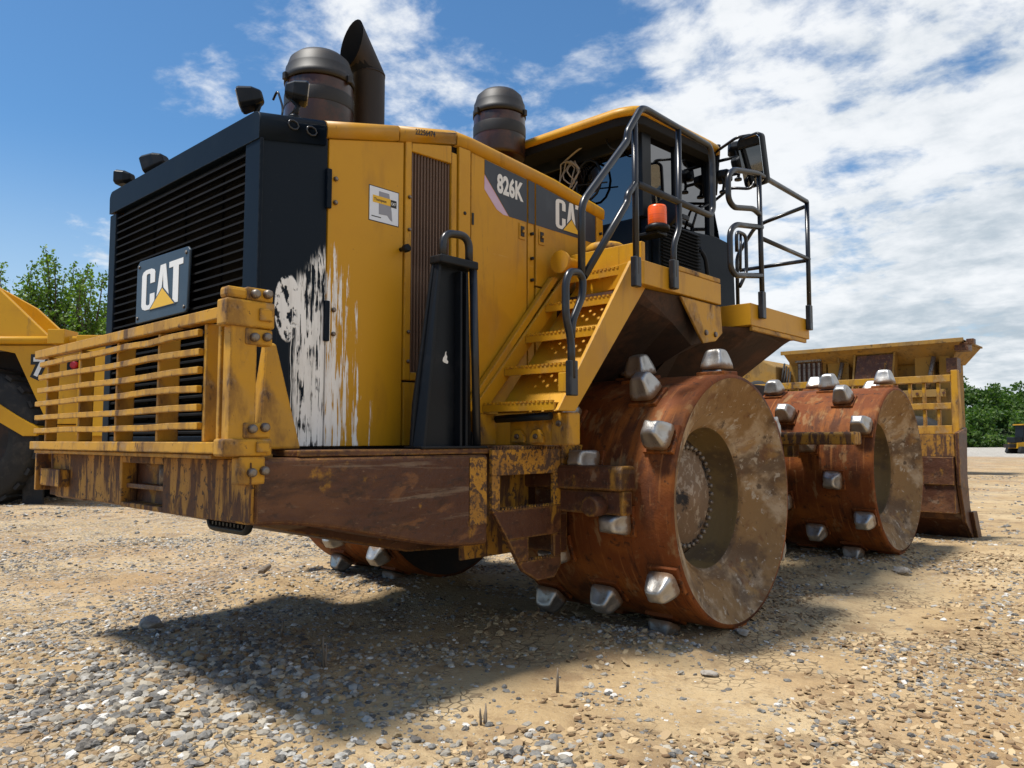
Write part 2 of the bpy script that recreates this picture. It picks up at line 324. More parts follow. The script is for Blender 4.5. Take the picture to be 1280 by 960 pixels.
def plate2d(mb, poly, org, ux, uy, th):
    """polygon in a plane, given thickness th along ux x uy"""
    org, ux, uy = Vector(org), Vector(ux), Vector(uy); n = ux.cross(uy).normalized() * th; k = len(poly)
    return mb.add([org + ux * a + uy * b for a, b in poly] + [org + ux * a + uy * b + n for a, b in poly],
                  [tuple(range(k)), tuple(range(2 * k - 1, k - 1, -1))] + [(i, (i + 1) % k, k + (i + 1) % k, k + i) for i in range(k)])
LOGO_C = [(0, .12), (.03, .04), (.1, 0), (.24, 0), (.31, .04), (.34, .12), (.34, .38), (.22, .38), (.22, .14), (.2, .11), (.14, .11), (.12, .14), (.12, .86), (.14, .89), (.2, .89), (.22, .86), (.22, .64), (.34, .64), (.34, .88), (.31, .96), (.24, 1), (.1, 1), (.03, .96), (0, .88)]
LOGO_A = [[(.36, 0), (.49, 0), (.5395, .78), (.5395, 1), (.475, 1)], [(.59, 0), (.72, 0), (.605, 1), (.5405, 1), (.5405, .78)], [(.505, .22), (.575, .22), (.565, .38), (.515, .38)]]
LOGO_T = [(.69, 1), (1.02, 1), (1.02, .86), (.92, .86), (.92, 0), (.79, 0), (.79, .86), (.69, .86)]
def logo(parent, org, ux, uy, w, h, th=.002):
    ux, uy = Vector(ux) * w, Vector(uy) * h; n = ux.cross(uy).normalized(); org = Vector(org)
    plate2d(MB(), LOGO_C, org, ux, uy, th).build('letter', WHITE, parent)
    a = MB(); [plate2d(a, q, org, ux, uy, th) for q in LOGO_A]; a.build('letter', WHITE, parent)
    plate2d(MB(), LOGO_T, org, ux, uy, th).build('letter', WHITE, parent)
    plate2d(MB(), [(.20, -.035), (.54, .475), (.88, -.035)], org + n * .0022, ux, uy, th * .6).build('logo_outline', DECAL, parent)
    plate2d(MB(), [(.245, -.015), (.54, .425), (.835, -.015)], org + n * .0036, ux, uy, th * .6).build('logo_triangle', LYEL, parent)

# ------------------------------------------------------------------ ground
def vnoise(x, y, seed=0):
    xi = np.floor(x).astype(np.int64); yi = np.floor(y).astype(np.int64); xf = x - xi; yf = y - yi
    def h(a, b):
        n = (a * 374761393 + b * 668265263 + seed * 974711) & 0x7fffffff; n = ((n ^ (n >> 13)) * 1274126177) & 0x7fffffff
        return ((n ^ (n >> 16)) & 0xffff) / 65535.0
    u = xf * xf * (3 - 2 * xf); v = yf * yf * (3 - 2 * yf)
    return (h(xi, yi) * (1 - u) + h(xi + 1, yi) * u) * (1 - v) + (h(xi, yi + 1) * (1 - u) + h(xi + 1, yi + 1) * u) * v
def fbm(x, y, f, n=4, seed=0):
    s = 0; a = .5
    for k in range(n): s = s + a * vnoise(x * f, y * f, seed + k); f *= 2.03; a *= .5
    return s
def sst(v, a, b):
    t = np.clip((v - a) / (b - a), 0, 1); return t * t * (3 - 2 * t)
def Hgt(x, y):
    x = np.asarray(x, float); y = np.asarray(y, float)
    near = 1 - sst(np.hypot(x - 2, y - 2), 14, 40)
    z = .09 + .11 * sst(y, 3.2, 7.5)
    z = z + near * (.10 * (fbm(x, y, .55, 3, 3) - .47) + .045 * (fbm(x, y, 2.6, 4, 9) - .47))
    z = z + .10 * np.exp(-(((x + 1.55) / .5) ** 2 + ((y - 1.75) / .45) ** 2))          # soil pushed up behind the far drum
    z = z + .05 * np.exp(-(((x - 1.0) / .6) ** 2 + ((y - 2.1) / .25) ** 2))
    for cx_, cy_ in ((1.28, 2.93), (1.28, 6.22), (-1.28, 2.93), (-1.28, 6.22)):                    # soil pressed and pushed up round the drums
        q = np.maximum(np.abs(x - cx_) - .55, 0); z = z + .055 * np.exp(-((q / .16) ** 2 + ((y - cy_) / .55) ** 2)) + .05 * np.exp(-((q / .2) ** 2 + ((y - cy_ + .62) / .16) ** 2)) * (.4 + 1.2 * fbm(x, y, 5.0, 3, 77))
    return z
def axis(lo, hi, fine_lo, fine_hi, d):
    a = list(np.arange(fine_lo, fine_hi, d)); s = d; x = fine_hi
    while x < hi: a.append(x); s *= 1.16; x += s
    a.append(hi); s = d; x = fine_lo - d; pre = []
    while x > lo: pre.append(x); s *= 1.16; x -= s
    pre.append(lo); return np.array(pre[::-1] + a)
gx = axis(-900, 700, -6, 6, .045); gy = axis(-300, 1200, -1.6, 9, .045)
GX, GY = np.meshgrid(gx, gy, indexing='ij'); GZ = Hgt(GX, GY)
nx, ny = len(gx), len(gy); I = np.arange(nx * ny).reshape(nx, ny)
quads = np.stack([I[:-1, :-1], I[1:, :-1], I[1:, 1:], I[:-1, 1:]], -1).reshape(-1, 4)
def np_mesh(name, V, F, m, smooth=True):
    me = bpy.data.meshes.new(name); k = F.shape[1]
    me.vertices.add(len(V)); me.vertices.foreach_set('co', np.ascontiguousarray(V, np.float32).ravel())
    me.loops.add(F.size); me.loops.foreach_set('vertex_index', np.ascontiguousarray(F, np.int32).ravel())
    me.polygons.add(len(F)); me.polygons.foreach_set('loop_start', np.arange(0, F.size, k, dtype=np.int32))
    me.polygons.foreach_set('use_smooth', np.full(len(F), smooth)); me.update(calc_edges=True); me.validate()
    me.materials.append(m); o = bpy.data.objects.new(name, me); COL.objects.link(o); WLOC[o.name] = (0, 0, 0); return o

GM = bpy.data.materials.new('sandy gravel yard'); GM.use_nodes = True; g = G(GM.node_tree); b = g.N['Principled BSDF']
v = g.node('ShaderNodeNewGeometry').outputs['Position']; x, y, z = g.xyz(v)
c = g.mix(g.step(g.noise(v, .8, 6, .6), .35, .68), (.39, .272, .142), (.53, .405, .24))
c = g.mix(g.m('MULTIPLY', g.step(g.noise(v, .35, 4, .5), .48, .68), .6), c, (.36, .215, .10))
c = g.mix(g.m('MULTIPLY', g.step(g.noise(v, 1.15, 5, .6), .54, .68), .45), c, (.24, .155, .085))
c = g.mix(g.m('MULTIPLY', g.step(g.noise(v, 3.4, 7, .65), .48, .66), .7), c, (.22, .145, .08))
c = g.mix(g.m('MULTIPLY', g.step(g.noise(v, 14, 6, .7), .52, .66), .5), c, (.26, .17, .09))
far = g.step(g.m('ADD', y, g.m('MULTIPLY', x, -.6)), 24, 42)
c = g.mix(g.m('MULTIPLY', far, g.step(g.noise(g.scl(v, (.3, 1, 1)), .12, 4), .40, .60)), c, (.40, .26, .13))
c = g.mix(g.step(y, 52, 60), c, (.42, .39, .34))
pm = g.step(g.m('ADD', g.noise(v, .9, 5, .6), g.m('MULTIPLY', x, -.028)), .46, .64)          # gravelly patches
vc = g.node('ShaderNodeTexVoronoi', None, Scale=30.0); g.put(vc.inputs['Vector'], v)
pc = g.node('ShaderNodeValToRGB'); g.put(pc.inputs[0], g.node('ShaderNodeSeparateColor', None, Color=vc.outputs['Color']).outputs[0])
cr = pc.color_ramp; cr.elements[0].color = (.12, .115, .11, 1); cr.elements[1].color = (.52, .50, .46, 1)
for p, q in ((.3, (.24, .22, .20, 1)), (.5, (.33, .27, .19, 1)), (.75, (.40, .38, .36, 1))): cr.elements.new(p).color = q
edge = g.step(vc.outputs['Distance'], .55, .40)
keep = g.step(g.node('ShaderNodeSeparateColor', None, Color=vc.outputs['Color']).outputs[1], .30, .34)
pk = g.m('MULTIPLY', g.m('MULTIPLY', pm, edge), keep)
c = g.mix(g.m('MULTIPLY', pk, .9), c, pc.outputs[0])
fn = g.noise(v, 55, 4, .7)
c = g.mix(g.m('MULTIPLY', g.step(fn, .56, .70), .55), c, (.15, .11, .075))
c = g.mix(g.m('MULTIPLY', g.step(g.noise(v, 85, 3, .7), .60, .72), .5), c, (.56, .50, .40))
cell = g.noise(v, 6, 4, .6)
dv = g.node('ShaderNodeVectorMath', dict(operation='MULTIPLY_ADD')); g.put(dv.inputs[0], g.node('ShaderNodeTexNoise', None, Scale=5.0, Detail=4.0).outputs[1]); dv.inputs[1].default_value = (.12, .12, 0); g.put(dv.inputs[2], v)
cx = g.node('ShaderNodeTexVoronoi', dict(feature='DISTANCE_TO_EDGE'), Scale=17.0); g.put(cx.inputs['Vector'], dv.outputs[0])
crk = g.m('MULTIPLY', g.step(cx.outputs[0], .06, .012), g.step(g.noise(v, 1.6, 4, .6), .49, .57))
c = g.mix(g.m('MULTIPLY', crk, .65), c, (.14, .10, .065))
g.put(b.inputs['Base Color'], c); b.inputs['Roughness'].default_value = .95; b.inputs['Specular IOR Level'].default_value = .15
h = g.m('ADD', g.m('ADD', g.m('MULTIPLY', pk, .5), g.m('MULTIPLY', g.noise(v, 24, 6, .7), 1.1)), g.m('MULTIPLY', crk, -.7))
bp = g.node('ShaderNodeBump', None, Strength=.9, Distance=.022, Height=h); g.L.new(bp.outputs[0], b.inputs['Normal'])
ground = np_mesh('ground', np.stack([GX, GY, GZ], -1).reshape(-1, 3), quads, GM); ground['kind'] = 'structure'

# loose stones: too many to count, one object
def ico(sub):
    bm = bmesh.new(); bmesh.ops.create_icosphere(bm, subdivisions=sub, radius=1); V = np.array([v.co for v in bm.verts]); F = np.array([[v.index for v in f.verts] for f in bm.faces]); bm.free(); return V, F
def rotm(n):
    q = RNG.normal(size=(n, 4)); q /= np.linalg.norm(q, axis=1)[:, None]; w, x, y, z = q.T
    return np.stack([np.stack([1 - 2 * (y * y + z * z), 2 * (x * y - z * w), 2 * (x * z + y * w)], -1), np.stack([2 * (x * y + z * w), 1 - 2 * (x * x + z * z), 2 * (y * z - x * w)], -1), np.stack([2 * (x * z - y * w), 2 * (y * z + x * w), 1 - 2 * (x * x + y * y)], -1)], 1)
def stones(P, S, base):
    V0, F0 = base; n = len(P); k = len(V0)
    jit = 1 + RNG.uniform(-.28, .28, (n, k, 1))
    V = V0[None] * jit * (S[:, None, None] * RNG.uniform(.62, 1.25, (n, 1, 3)))
    V = np.einsum('nij,nkj->nki', rotm(n), V); V[:, :, 2] *= .62
    V = V + P[:, None, :]
    return V.reshape(-1, 3), (F0[None] + (np.arange(n) * k)[:, None, None]).reshape(-1, 3)
CAMP = np.array(cam.location); FH = np.array([-.676, .737]); RH = np.array([.737, .676])
def scatter(n, dmin, dmax, smin, smax, seed, wide=.86, power=2.2, extra=0.0):
    d = dmin + (dmax - dmin) * RNG.random(n) ** .75; lat = (RNG.random(n) * 2 - 1) * wide * d
    X = CAMP[0] + FH[0] * d + RH[0] * lat; Y = CAMP[1] + FH[1] * d + RH[1] * lat
    left = sst(-lat / d, -.05, .50)                                       # the left of the yard is stonier
    nearl = np.exp(-(((X - .45) / .95) ** 2 + ((Y - .15) / .75) ** 2))     # heaped clean gravel in front of the counterweight
    nearr = np.exp(-(((X - 2.15) / .30) ** 2 + ((Y - .75) / .25) ** 2))
    piles = np.exp(-((np.maximum(np.abs(np.abs(X) - 1.28) - .5, 0) / .25) ** 2)) * (np.exp(-((Y - 2.3) / .22) ** 2) + np.exp(-((Y - 5.6) / .22) ** 2))
    dens = .05 + .10 * left + .80 * left * sst(fbm(X, Y, .8, 4, 21), .36, .56) + 1.1 * nearl + .9 * nearr + .50 * sst(fbm(X, Y, 1.3, 4, 31), .52, .64) + .55 * piles
    k = RNG.random(n) < np.clip(dens, 0, 1); X, Y = X[k], Y[k]
    S = smin + (smax - smin) * RNG.random(len(X)) ** power
    S *= .85 + .80 * nearl[k] + .5 * nearr[k]
    return np.stack([X, Y, Hgt(X, Y) + S * RNG.uniform(-.25, .25, len(S))], -1), S
parts = []
P, S = scatter(17000, 1.7, 4.6, .005, .023, 1, power=2.6); parts.append(stones(P, S, ico(2)))
P, S = scatter(76000, 3.6, 9.5, .006, .027, 2, power=2.6); parts.append(stones(P, S, ico(1)))
P, S = scatter(30000, 8.5, 24, .014, .05, 3); parts.append(stones(P, S, ico(1)))
off = 0; VV = []; FF = []
for V, F in parts: VV.append(V); FF.append(F + off); off += len(V)
SM = bpy.data.materials.new('mixed gravel'); SM.use_nodes = True; g = G(SM.node_tree); b = g.N['Principled BSDF']
ge = g.node('ShaderNodeNewGeometry'); rp = g.node('ShaderNodeValToRGB'); g.put(rp.inputs[0], ge.outputs['Random Per Island']); cr = rp.color_ramp; cr.interpolation = 'CONSTANT'
cr.elements[0].color = (.075, .073, .07, 1); cr.elements[1].position = .95; cr.elements[1].color = (.56, .54, .50, 1)
for p, q in ((.10, (.16, .155, .145, 1)), (.28, (.26, .235, .195, 1)), (.44, (.35, .335, .305, 1)), (.57, (.25, .165, .085, 1)), (.65, (.115, .105, .095, 1)), (.75, (.39, .345, .27, 1)), (.85, (.33, .24, .13, 1))): cr.elements.new(p).color = q
c = g.mix(g.m('MULTIPLY', g.step(g.noise(ge.outputs['Position'], 120, 4, .6), .45, .7), .45), rp.outputs[0], (.30, .26, .20))
g.put(b.inputs['Base Color'], c); b.inputs['Roughness'].default_value = .8; b.inputs['Specular IOR Level'].default_value = .3
bp = g.node('ShaderNodeBump', None, Strength=.4, Distance=.003, Height=g.noise(ge.outputs['Position'], 300, 3)); g.L.new(bp.outputs[0], b.inputs['Normal'])
gr = np_mesh('gravel', np.concatenate(VV), np.concatenate(FF), SM, smooth=False)
tag(gr, 'loose grey, tan and white gravel scattered over the sandy yard', 'gravel', kind='stuff')

# flakes of dried mud near the rear drum: uncountable crust, one object
FLK = mat('dried mud flake', (.36, .25, .135), .95, 0, [((.24, .155, .08), 6, .45, .65, .8), ((.45, .34, .21), 20, .55, .7, .6)], [(60, .4, .004)], coord='P')
g = G(FLK.node_tree); b = g.N['Principled BSDF']; rp = g.node('ShaderNodeValToRGB'); g.put(rp.inputs[0], g.node('ShaderNodeNewGeometry').outputs['Random Per Island']); rp.color_ramp.elements[0].color = (.17, .10, .05, 1); rp.color_ramp.elements[1].color = (.50, .37, .21, 1); g.put(b.inputs['Base Color'], rp.outputs[0])
V = []; F = []
for k in range(9000):
    d = random.uniform(2.2, 7.5); l = random.uniform(-.12, .75) * d; X = CAMP[0] + FH[0] * d + RH[0] * l; Y = CAMP[1] + FH[1] * d + RH[1] * l
    if float(fbm(np.array([X]), np.array([Y]), .9, 4, 55)[0]) < .44: continue
    r = random.uniform(.006, .021) * (1 if random.random() < .93 else 1.6); n = random.randint(5, 8); a0 = random.random() * 6; tx, ty = random.gauss(0, .3), random.gauss(0, .3); z = float(Hgt(X, Y)); i = len(V)
    rr = [r * random.uniform(.6, 1.15) for _ in range(n)]
    for h, sc in ((.0, 1), (r * .22 + .002, .93)):
        for q in range(n):
            a = a0 + 6.283 * q / n; dx, dy = rr[q] * sc * math.cos(a), rr[q] * sc * math.sin(a); V.append((X + dx, Y + dy, z + h + dx * tx + dy * ty + .001))
    F.append(tuple(i + n + q for q in range(n))); F += [(i + q, i + (q + 1) % n, i + n + (q + 1) % n, i + n + q) for q in range(n)]
me = bpy.data.meshes.new('mud_flakes'); me.from_pydata(V, [], F); me.materials.append(FLK); o = bpy.data.objects.new('mud_flakes', me); COL.objects.link(o)
tag(o, 'thin curled flakes of dried tan mud covering the sandy ground', 'mud', kind='stuff')

def rock(px, py, r, label, squash=.6, seed=0):
    V0, F0 = ico(3); rg = np.random.default_rng(seed); dirs = rg.normal(size=(9, 3)); dirs /= np.linalg.norm(dirs, axis=1)[:, None]
    V = V0.copy()
    for q in dirs: dd = V @ q; cut = rg.uniform(.55, .85); V -= np.maximum(dd - cut, 0)[:, None] * q
    V *= np.array([r * 1.25, r, r * squash]); m_ = MB(); m_.add(V + np.array([px, py, float(Hgt(px, py)) + r * squash * .55]), [tuple(f) for f in F0])
    return tag(m_.build('rock', ROCKM), label, 'rock')
rock(-.939, .614, .075, 'largest grey rock at the left edge of the machine shadow', .62, 1)
rock(2.115, 2.109, .038, 'pale flat rock on bare sand in front of the rear drum', .5, 2)
rock(1.93, 2.86, .045, 'pale rock touching the ground under the rear drum end', .55, 3)
rock(2.05, 5.55, .06, 'lone grey rock on smooth sand to the right of the front drum', .6, 5)
def stub(x, y, h, n, label, seed):
    random.seed(seed); z = float(Hgt(x, y)); mb = MB()
    for k in range(n):
        a = random.random() * 6.28; t = random.uniform(.02, .16); hh = h * random.uniform(.6, 1)
        p = [(x + random.uniform(-.012, .012), y + random.uniform(-.012, .012), z - .01)]
        for j in range(1, 4): p.append((p[0][0] + math.cos(a) * t * hh * j / 3 + random.uniform(-.003, .003), p[0][1] + math.sin(a) * t * hh * j / 3, z + hh * j / 3))
        mb.tube(p, .005, 5, rad=[.006, .006, .005, .003])
    return tag(mb.build('dead_stem', WOODM), label, 'stem')
stub(1.717, 1.403, .13, 3, 'dead brown stem standing in bare sand before the drum', 4)
stub(.536, .887, .17, 4, 'tallest clump of dead stems among shaded gravel', 5)
stub(1.721, .888, .09, 3, 'short dead stems beside the small gravel heap at bottom', 6)
stub(-.15, 1.05, .15, 1, 'thin upright weed stem in the shadow below the counterweight', 8)
w_ = MB().tube([(-2.2, 2.15, .06 + float(Hgt(-2.2, 2.15))), (-2.12, 2.06, .05 + float(Hgt(-2.12, 2.06))), (-2.04, 1.98, .02 + float(Hgt(-2.04, 1.98)))], .03, 8, rad=[.022, .03, .026])
tag(w_.build('wood_chunk', WOODM), 'short pale stick of wood lying on gravel at left', 'stick')

# ================================================================== soil compactor
CM = thing('soil_compactor', 'big yellow soil compactor with rusty studded drums, rear grille and side stairs', 'compactor', (0, 3, 0))
SIDE = dict(ux=(0, 1, 0), uy=(0, 0, 1))
def part(name, m, mb, parent=CM, bevel=.005, **k): return mb.build(name, m, parent, bevel=bevel, **k)

# --- hood
HP = [(.26, 2.80), (.61, 2.868), (1.07, 2.985), (1.49, 3.085), (1.62, 3.085), (2.41, 3.030), (2.95, 2.955)]      # top line of the hood along Y
def hz(y):
    for (a, za), (b_, zb) in zip(HP, HP[1:]):
        if a <= y <= b_: return za + (zb - za) * (y - a) / (b_ - a)
    return HP[0][1] if y < HP[0][0] else HP[-1][1]
CAPH = .092
core = MB().prism('x', [(.36, 1.24), (2.92, 1.24), (2.92, hz(2.92) - .08), (1.55, hz(1.55) - .08), (.36, hz(.36) - .10)], -.85, .85)
part('engine_enclosure', DARK, core, bevel=0)
def cap(y0, y1, m, CAPH=CAPH):
    """hood cap section, rounded over at both long edges"""
    ys = [y0 + .004] + [q for q, _ in HP if y0 < q < y1] + [y1 - .004]; rings = []
    for y in ys:
        z = hz(y); r = .045; prof = [(.892, z - CAPH), (.896, z - r)]
        for k in range(1, 6): a = math.pi / 2 * k / 5; prof.append((.896 - r + r * math.cos(a), z - r + r * math.sin(a)))
        prof = prof + [(-p, q) for p, q in reversed(prof)]
        rings.append([(p, y, q) for p, q in prof])
    return part('hood_cap', m, MB().loft(rings, smooth=True), bevel=0)
cap(.245, .612, NAVY, .135); cap(.612, 1.07, YEL); cap(1.07, 1.492, YEL); cap(1.492, 2.955, YEL)
# number stencilled on the hood cap
vs_, fs_ = text2d('22256474', .045, .001, .82); t = MB(); decal(t, vs_, fs_, (.8985, 1.175, 2.957), (0, 1, .19), (0, -.0, 1)); part('stencilled_number', INK, t, bevel=0)

# side panels, right (+X) and left (-X)
def panel(y0, y1, z0, z1a, z1b, m, name='side_panel', sgn=1, x=.88, th=.025):
    mb = MB().prism('x', [(y0 + .004, z0), (y1 - .004, z0), (y1 - .004, z1b), (y0 + .004, z1a)], sgn * (x - th), sgn * x)
    return part(name, m, mb, bevel=.004)
def ztop(y): return hz(y) - CAPH - .006
p_blk = panel(.27, .632, 1.25, ztop(.27), ztop(.63), SPLB)
p_yel = panel(.632, 1.115, 1.25, ztop(.63), ztop(1.115), SPLY)
panel(.27, 2.95, 1.25, ztop(.27), ztop(2.95), YEL, sgn=-1)
# louvre door
ld = MB()
y0, y1, z0, z1 = 1.122, 1.505, 1.60, ztop(1.30)
ld.box(.855, .884, y0, 1.166, z0, z1); ld.box(.855, .884, 1.462, y1, z0, z1); ld.box(.855, .884, 1.166, 1.462, z0, 1.645); ld.prism('x', [(1.166, 2.862), (1.462, 2.872), (1.462, ztop(1.46)), (1.166, ztop(1.166))], .855, .884)
door_l = part('louvre_door', YEL, ld)
s0 = MB().hexa([(.848, 1.170, 1.645), (.848, 1.192, 1.645), (.872, 1.184, 1.645), (.872, 1.176, 1.645)], [(.848, 1.170, 2.868), (.848, 1.192, 2.868), (.872, 1.184, 2.868), (.872, 1.176, 2.868)]).build('slat', BLOUV, door_l)
for k in range(1, 13): share(s0, (WLOC[s0.name][0], WLOC[s0.name][1] + k * .0225, WLOC[s0.name][2]), door_l)
part('louvre_backing', BLOUV, MB().box(.840, .847, 1.15, 1.475, 1.63, 2.88), door_l, bevel=0)
for zc in (2.60, 2.42, 1.86, 1.70):
    part('hinge_bolt', BOLT, MB().lathe((.884, 1.148, zc), [(.010, 0), (.010, .010), (.006, .014)], 'x', 8), door_l, bevel=0)
panel(1.122, 1.505, 1.25, 1.59, 1.59, YEL, 'lower_panel')
panel(1.51, 1.612, 1.25, ztop(1.51), ztop(1.61), YEL, 'pillar_panel', x=.892)
dA = panel(1.62, 2.125, 1.25, ztop(1.62), ztop(2.125), YEL, 'service_door')
panel(2.132, 2.20, 1.25, ztop(2.132), ztop(2.2), YEL, 'pillar_panel', x=.876)
dB = panel(2.207, 2.86, 2.27, ztop(2.207), ztop(2.86), YEL, 'service_door')
panel(2.207, 2.86, 1.25, 2.262, 2.262, YEL, 'lower_panel')
panel(2.866, 2.955, 1.25, ztop(2.866), ztop(2.95), YEL, 'end_panel')
# decal band on the two doors
XB = .8805
def band(y0, y1, parent): 
    return plate2d(MB(), [(y0, 2.668), (y1, 2.668), (y1, ztop(y1) - .004), (y0, ztop(y0) - .004)], (XB, 0, 0), (0, 1, 0), (0, 0, 1), .0012)
bA = plate2d(MB(), [(1.955, 2.668), (2.12, 2.668), (2.12, ztop(2.12) - .006), (1.735, ztop(1.735) - .006), (1.735, 2.885)], (XB, 0, 0), (0, 1, 0), (0, 0, 1), .0012).build('model_decal', DECAL, dA)
plate2d(MB(), [(1.734, 2.878), (1.947, 2.669), (1.90, 2.669), (1.840, 2.69), (1.734, 2.79)], (XB, 0, 0), (0, 1, 0), (0, 0, 1), .0012).build('decal_stripe', PINK, dA)
vs_, fs_ = text2d('826K', .158, .0065, .68); decal(MB(), vs_, fs_, (XB + .003, 1.843, 2.803), (0, 1, -.03), (0, 0, 1)).build('model_number', WHITE, dA)
band(2.212, 2.855, dB).build('logo_decal', DECAL, dB)
band(2.136, 2.196, None).build('decal_piece', DECAL, CM)
logo(dB, (XB + .0014, 2.41, 2.695), (0, 1, 0), (0, 0, 1), .31, .20, .0015)
for q, yy in ((dA, 2.072), (dB, 2.262)):
    MB().prism('x', [(yy - .028, 2.545), (yy + .028, 2.545), (yy + .028, 2.65), (yy - .028, 2.65)], .8806, .886).build('latch_plate', YEL, q, bevel=.004)
    MB().box(.8862, .890, yy - .016, yy + .016, 2.565, 2.630).build('latch_recess', INK, q)
    MB().box(.8902, .898, yy - .006, yy + .016, 2.590, 2.606).build('latch_paddle', YEL, q)
for (yy, zz2) in ((2.166, 2.60), (2.166, 2.44), (2.166, 2.30), (1.56, 2.6), (1.56, 2.0), (2.91, 2.75), (2.6, 2.42)):
    part('panel_bolt', INK, MB().lathe((.876, yy, zz2), [(.011, 0), (.011, .02), (.006, .024)], 'x', 8), bevel=0)
for (yy, za) in ((.634, 2.52), (.634, 1.86)):
    part('hinge', NAVY, MB().box(.8805, .900, yy - .018, yy + .010, za - .10, za + .10)); 
    for dz in (.06, -.06): part('hinge_bolt', BOLT, MB().lathe((.881, yy + .04, za + dz), [(.012, 0), (.012, .010), (.006, .014)], 'x', 8), bevel=0)
part('door_knob', BLK, MB().lathe((.881, 1.095, 2.30), [(.012, 0), (.012, .03), (.022, .035), (.022, .06), (.014, .068)], 'x', 14), bevel=0)
for (ya, yb, za, zb) in ((1.628, 1.634, 2.55, 2.62), (1.628, 1.634, 1.9, 1.97)): part('hinge', INK, MB().box(.8802, .886, ya, yb + .008, za, zb), bevel=0)
# sticker
stk = plate2d(MB(), [(.885, 2.423), (1.075, 2.423), (1.075, 2.603), (.885, 2.603)], (.8804, 0, 0), (0, 1, 0), (0, 0, 1), .0012).build('dealer_sticker', STICK, p_yel)
stk['label'] = 'white square sticker with grey state outline and yellow banner'
plate2d(MB(), [(.880, 2.418), (1.080, 2.418), (1.080, 2.608), (.880, 2.608)], (.8801, 0, 0), (0, 1, 0), (0, 0, 1), .0002).build('sticker_border', INK, p_yel)
plate2d(MB(), [(.945, 2.585), (1.012, 2.585), (1.030, 2.49), (1.032, 2.465), (1.035, 2.44), (1.020, 2.445), (1.0, 2.465), (.945, 2.462)], (.8818, 0, 0), (0, 1, 0), (0, 0, 1), .0004).build('state_outline', GREY, stk)
plate2d(MB(), [(.905, 2.520), (1.022, 2.520), (1.022, 2.558), (.905, 2.558)], (.8824, 0, 0), (0, 1, 0), (0, 0, 1), .0004).build('banner', LYEL, stk)
plate2d(MB(), [(1.022, 2.516), (1.062, 2.516), (1.062, 2.556), (1.022, 2.556)], (.8824, 0, 0), (0, 1, 0), (0, 0, 1), .0004).build('banner_end', INK, stk)
vs_, fs_ = text2d('Thompson', .021, .0006, .9); decal(MB(), vs_, fs_, (.8832, .912, 2.531), (0, 1, 0), (0, 0, 1)).build('lettering', INK, stk)
vs_, fs_ = text2d('CAT', .020, .0006, .8); decal(MB(), vs_, fs_, (.8832, 1.025, 2.529), (0, 1, 0), (0, 0, 1)).build('lettering', WHITE, stk)
plate2d(MB(), [(.898, 2.443), (.960, 2.443), (.960, 2.448), (.898, 2.448)], (.8818, 0, 0), (0, 1, 0), (0, 0, 1), .0004).build('small_print', INK, stk)

# --- rear grille
fr = MB(); fr.box(.76, .895, .255, .275, 1.25, 2.672); fr.box(-.895, -.80, .255, .275, 1.25, 2.655); fr.box(-.80, .76, .262, .276, 1.25, 1.30); fr.box(-.80, .76, .300, .330, 2.655, 2.672)
grille = part('rear_grille', NAVY, fr)
part('grille_backing', FLAT_BLACK, MB().box(-.84, .84, .335, .352, 1.25, 2.68), grille, bevel=0)
part('grille_blocker', FLAT_BLACK, MB().box(-.852, -.812, .277, .334, 1.26, 2.66), grille, bevel=0)  # black blocker box covering the left panel's inner face behind the slats
sl = MB().prism('y', [(-.80, 0), (.76, 0), (.76, .012), (-.80, .012)], 0, .001)
sl = MB().hexa([(-.798, .262, 0), (.758, .262, 0), (.758, .325, .030), (-.798, .325, .030)], [(-.798, .262, .010), (.758, .262, .010), (.758, .325, .036), (-.798, .325, .036)]).build('slat', SLAT, grille)
zc0 = 1.33
sl.location = Vector((-.02, .2935, zc0)) - Vector(WLOC[grille.name])
for k in range(1, 30): share(sl, (-.02, .2935, zc0 + k * .0450), grille)
for xx in (-.42, -.02, .40): part('grille_stay', SLAT, MB().box(xx - .008, xx + .008, .326, .334, 1.28, 2.62), grille, bevel=0)
bpoly = [(-.405, 1.935), (-.39, 1.93), (.22, 1.93), (.235, 1.945), (.25, 2.25), (.225, 2.272), (-.37, 2.285), (-.405, 2.262)]
badge = MB().prism('y', bpoly, .236, .252).build('badge_plate', PLATE, grille, bevel=.006)
part('badge_stay', SLAT, MB().box(-.2, -.16, .252, .33, 2.0, 2.2), grille, bevel=0); part('badge_stay', SLAT, MB().box(.06, .10, .252, .33, 2.0, 2.2), grille, bevel=0)
logo(badge, (-.325, .2358, 1.995), (1, 0, 0), (0, 0, 1), .50, .225, .002)
for q in ((-.375, 1.96), (.205, 1.96), (-.37, 2.25), (.215, 2.24)): MB().lathe((q[0], .2356, q[1]), [(.010, 0), (.008, -.006)], 'y', 8).build('badge_screw', BOLT, badge)

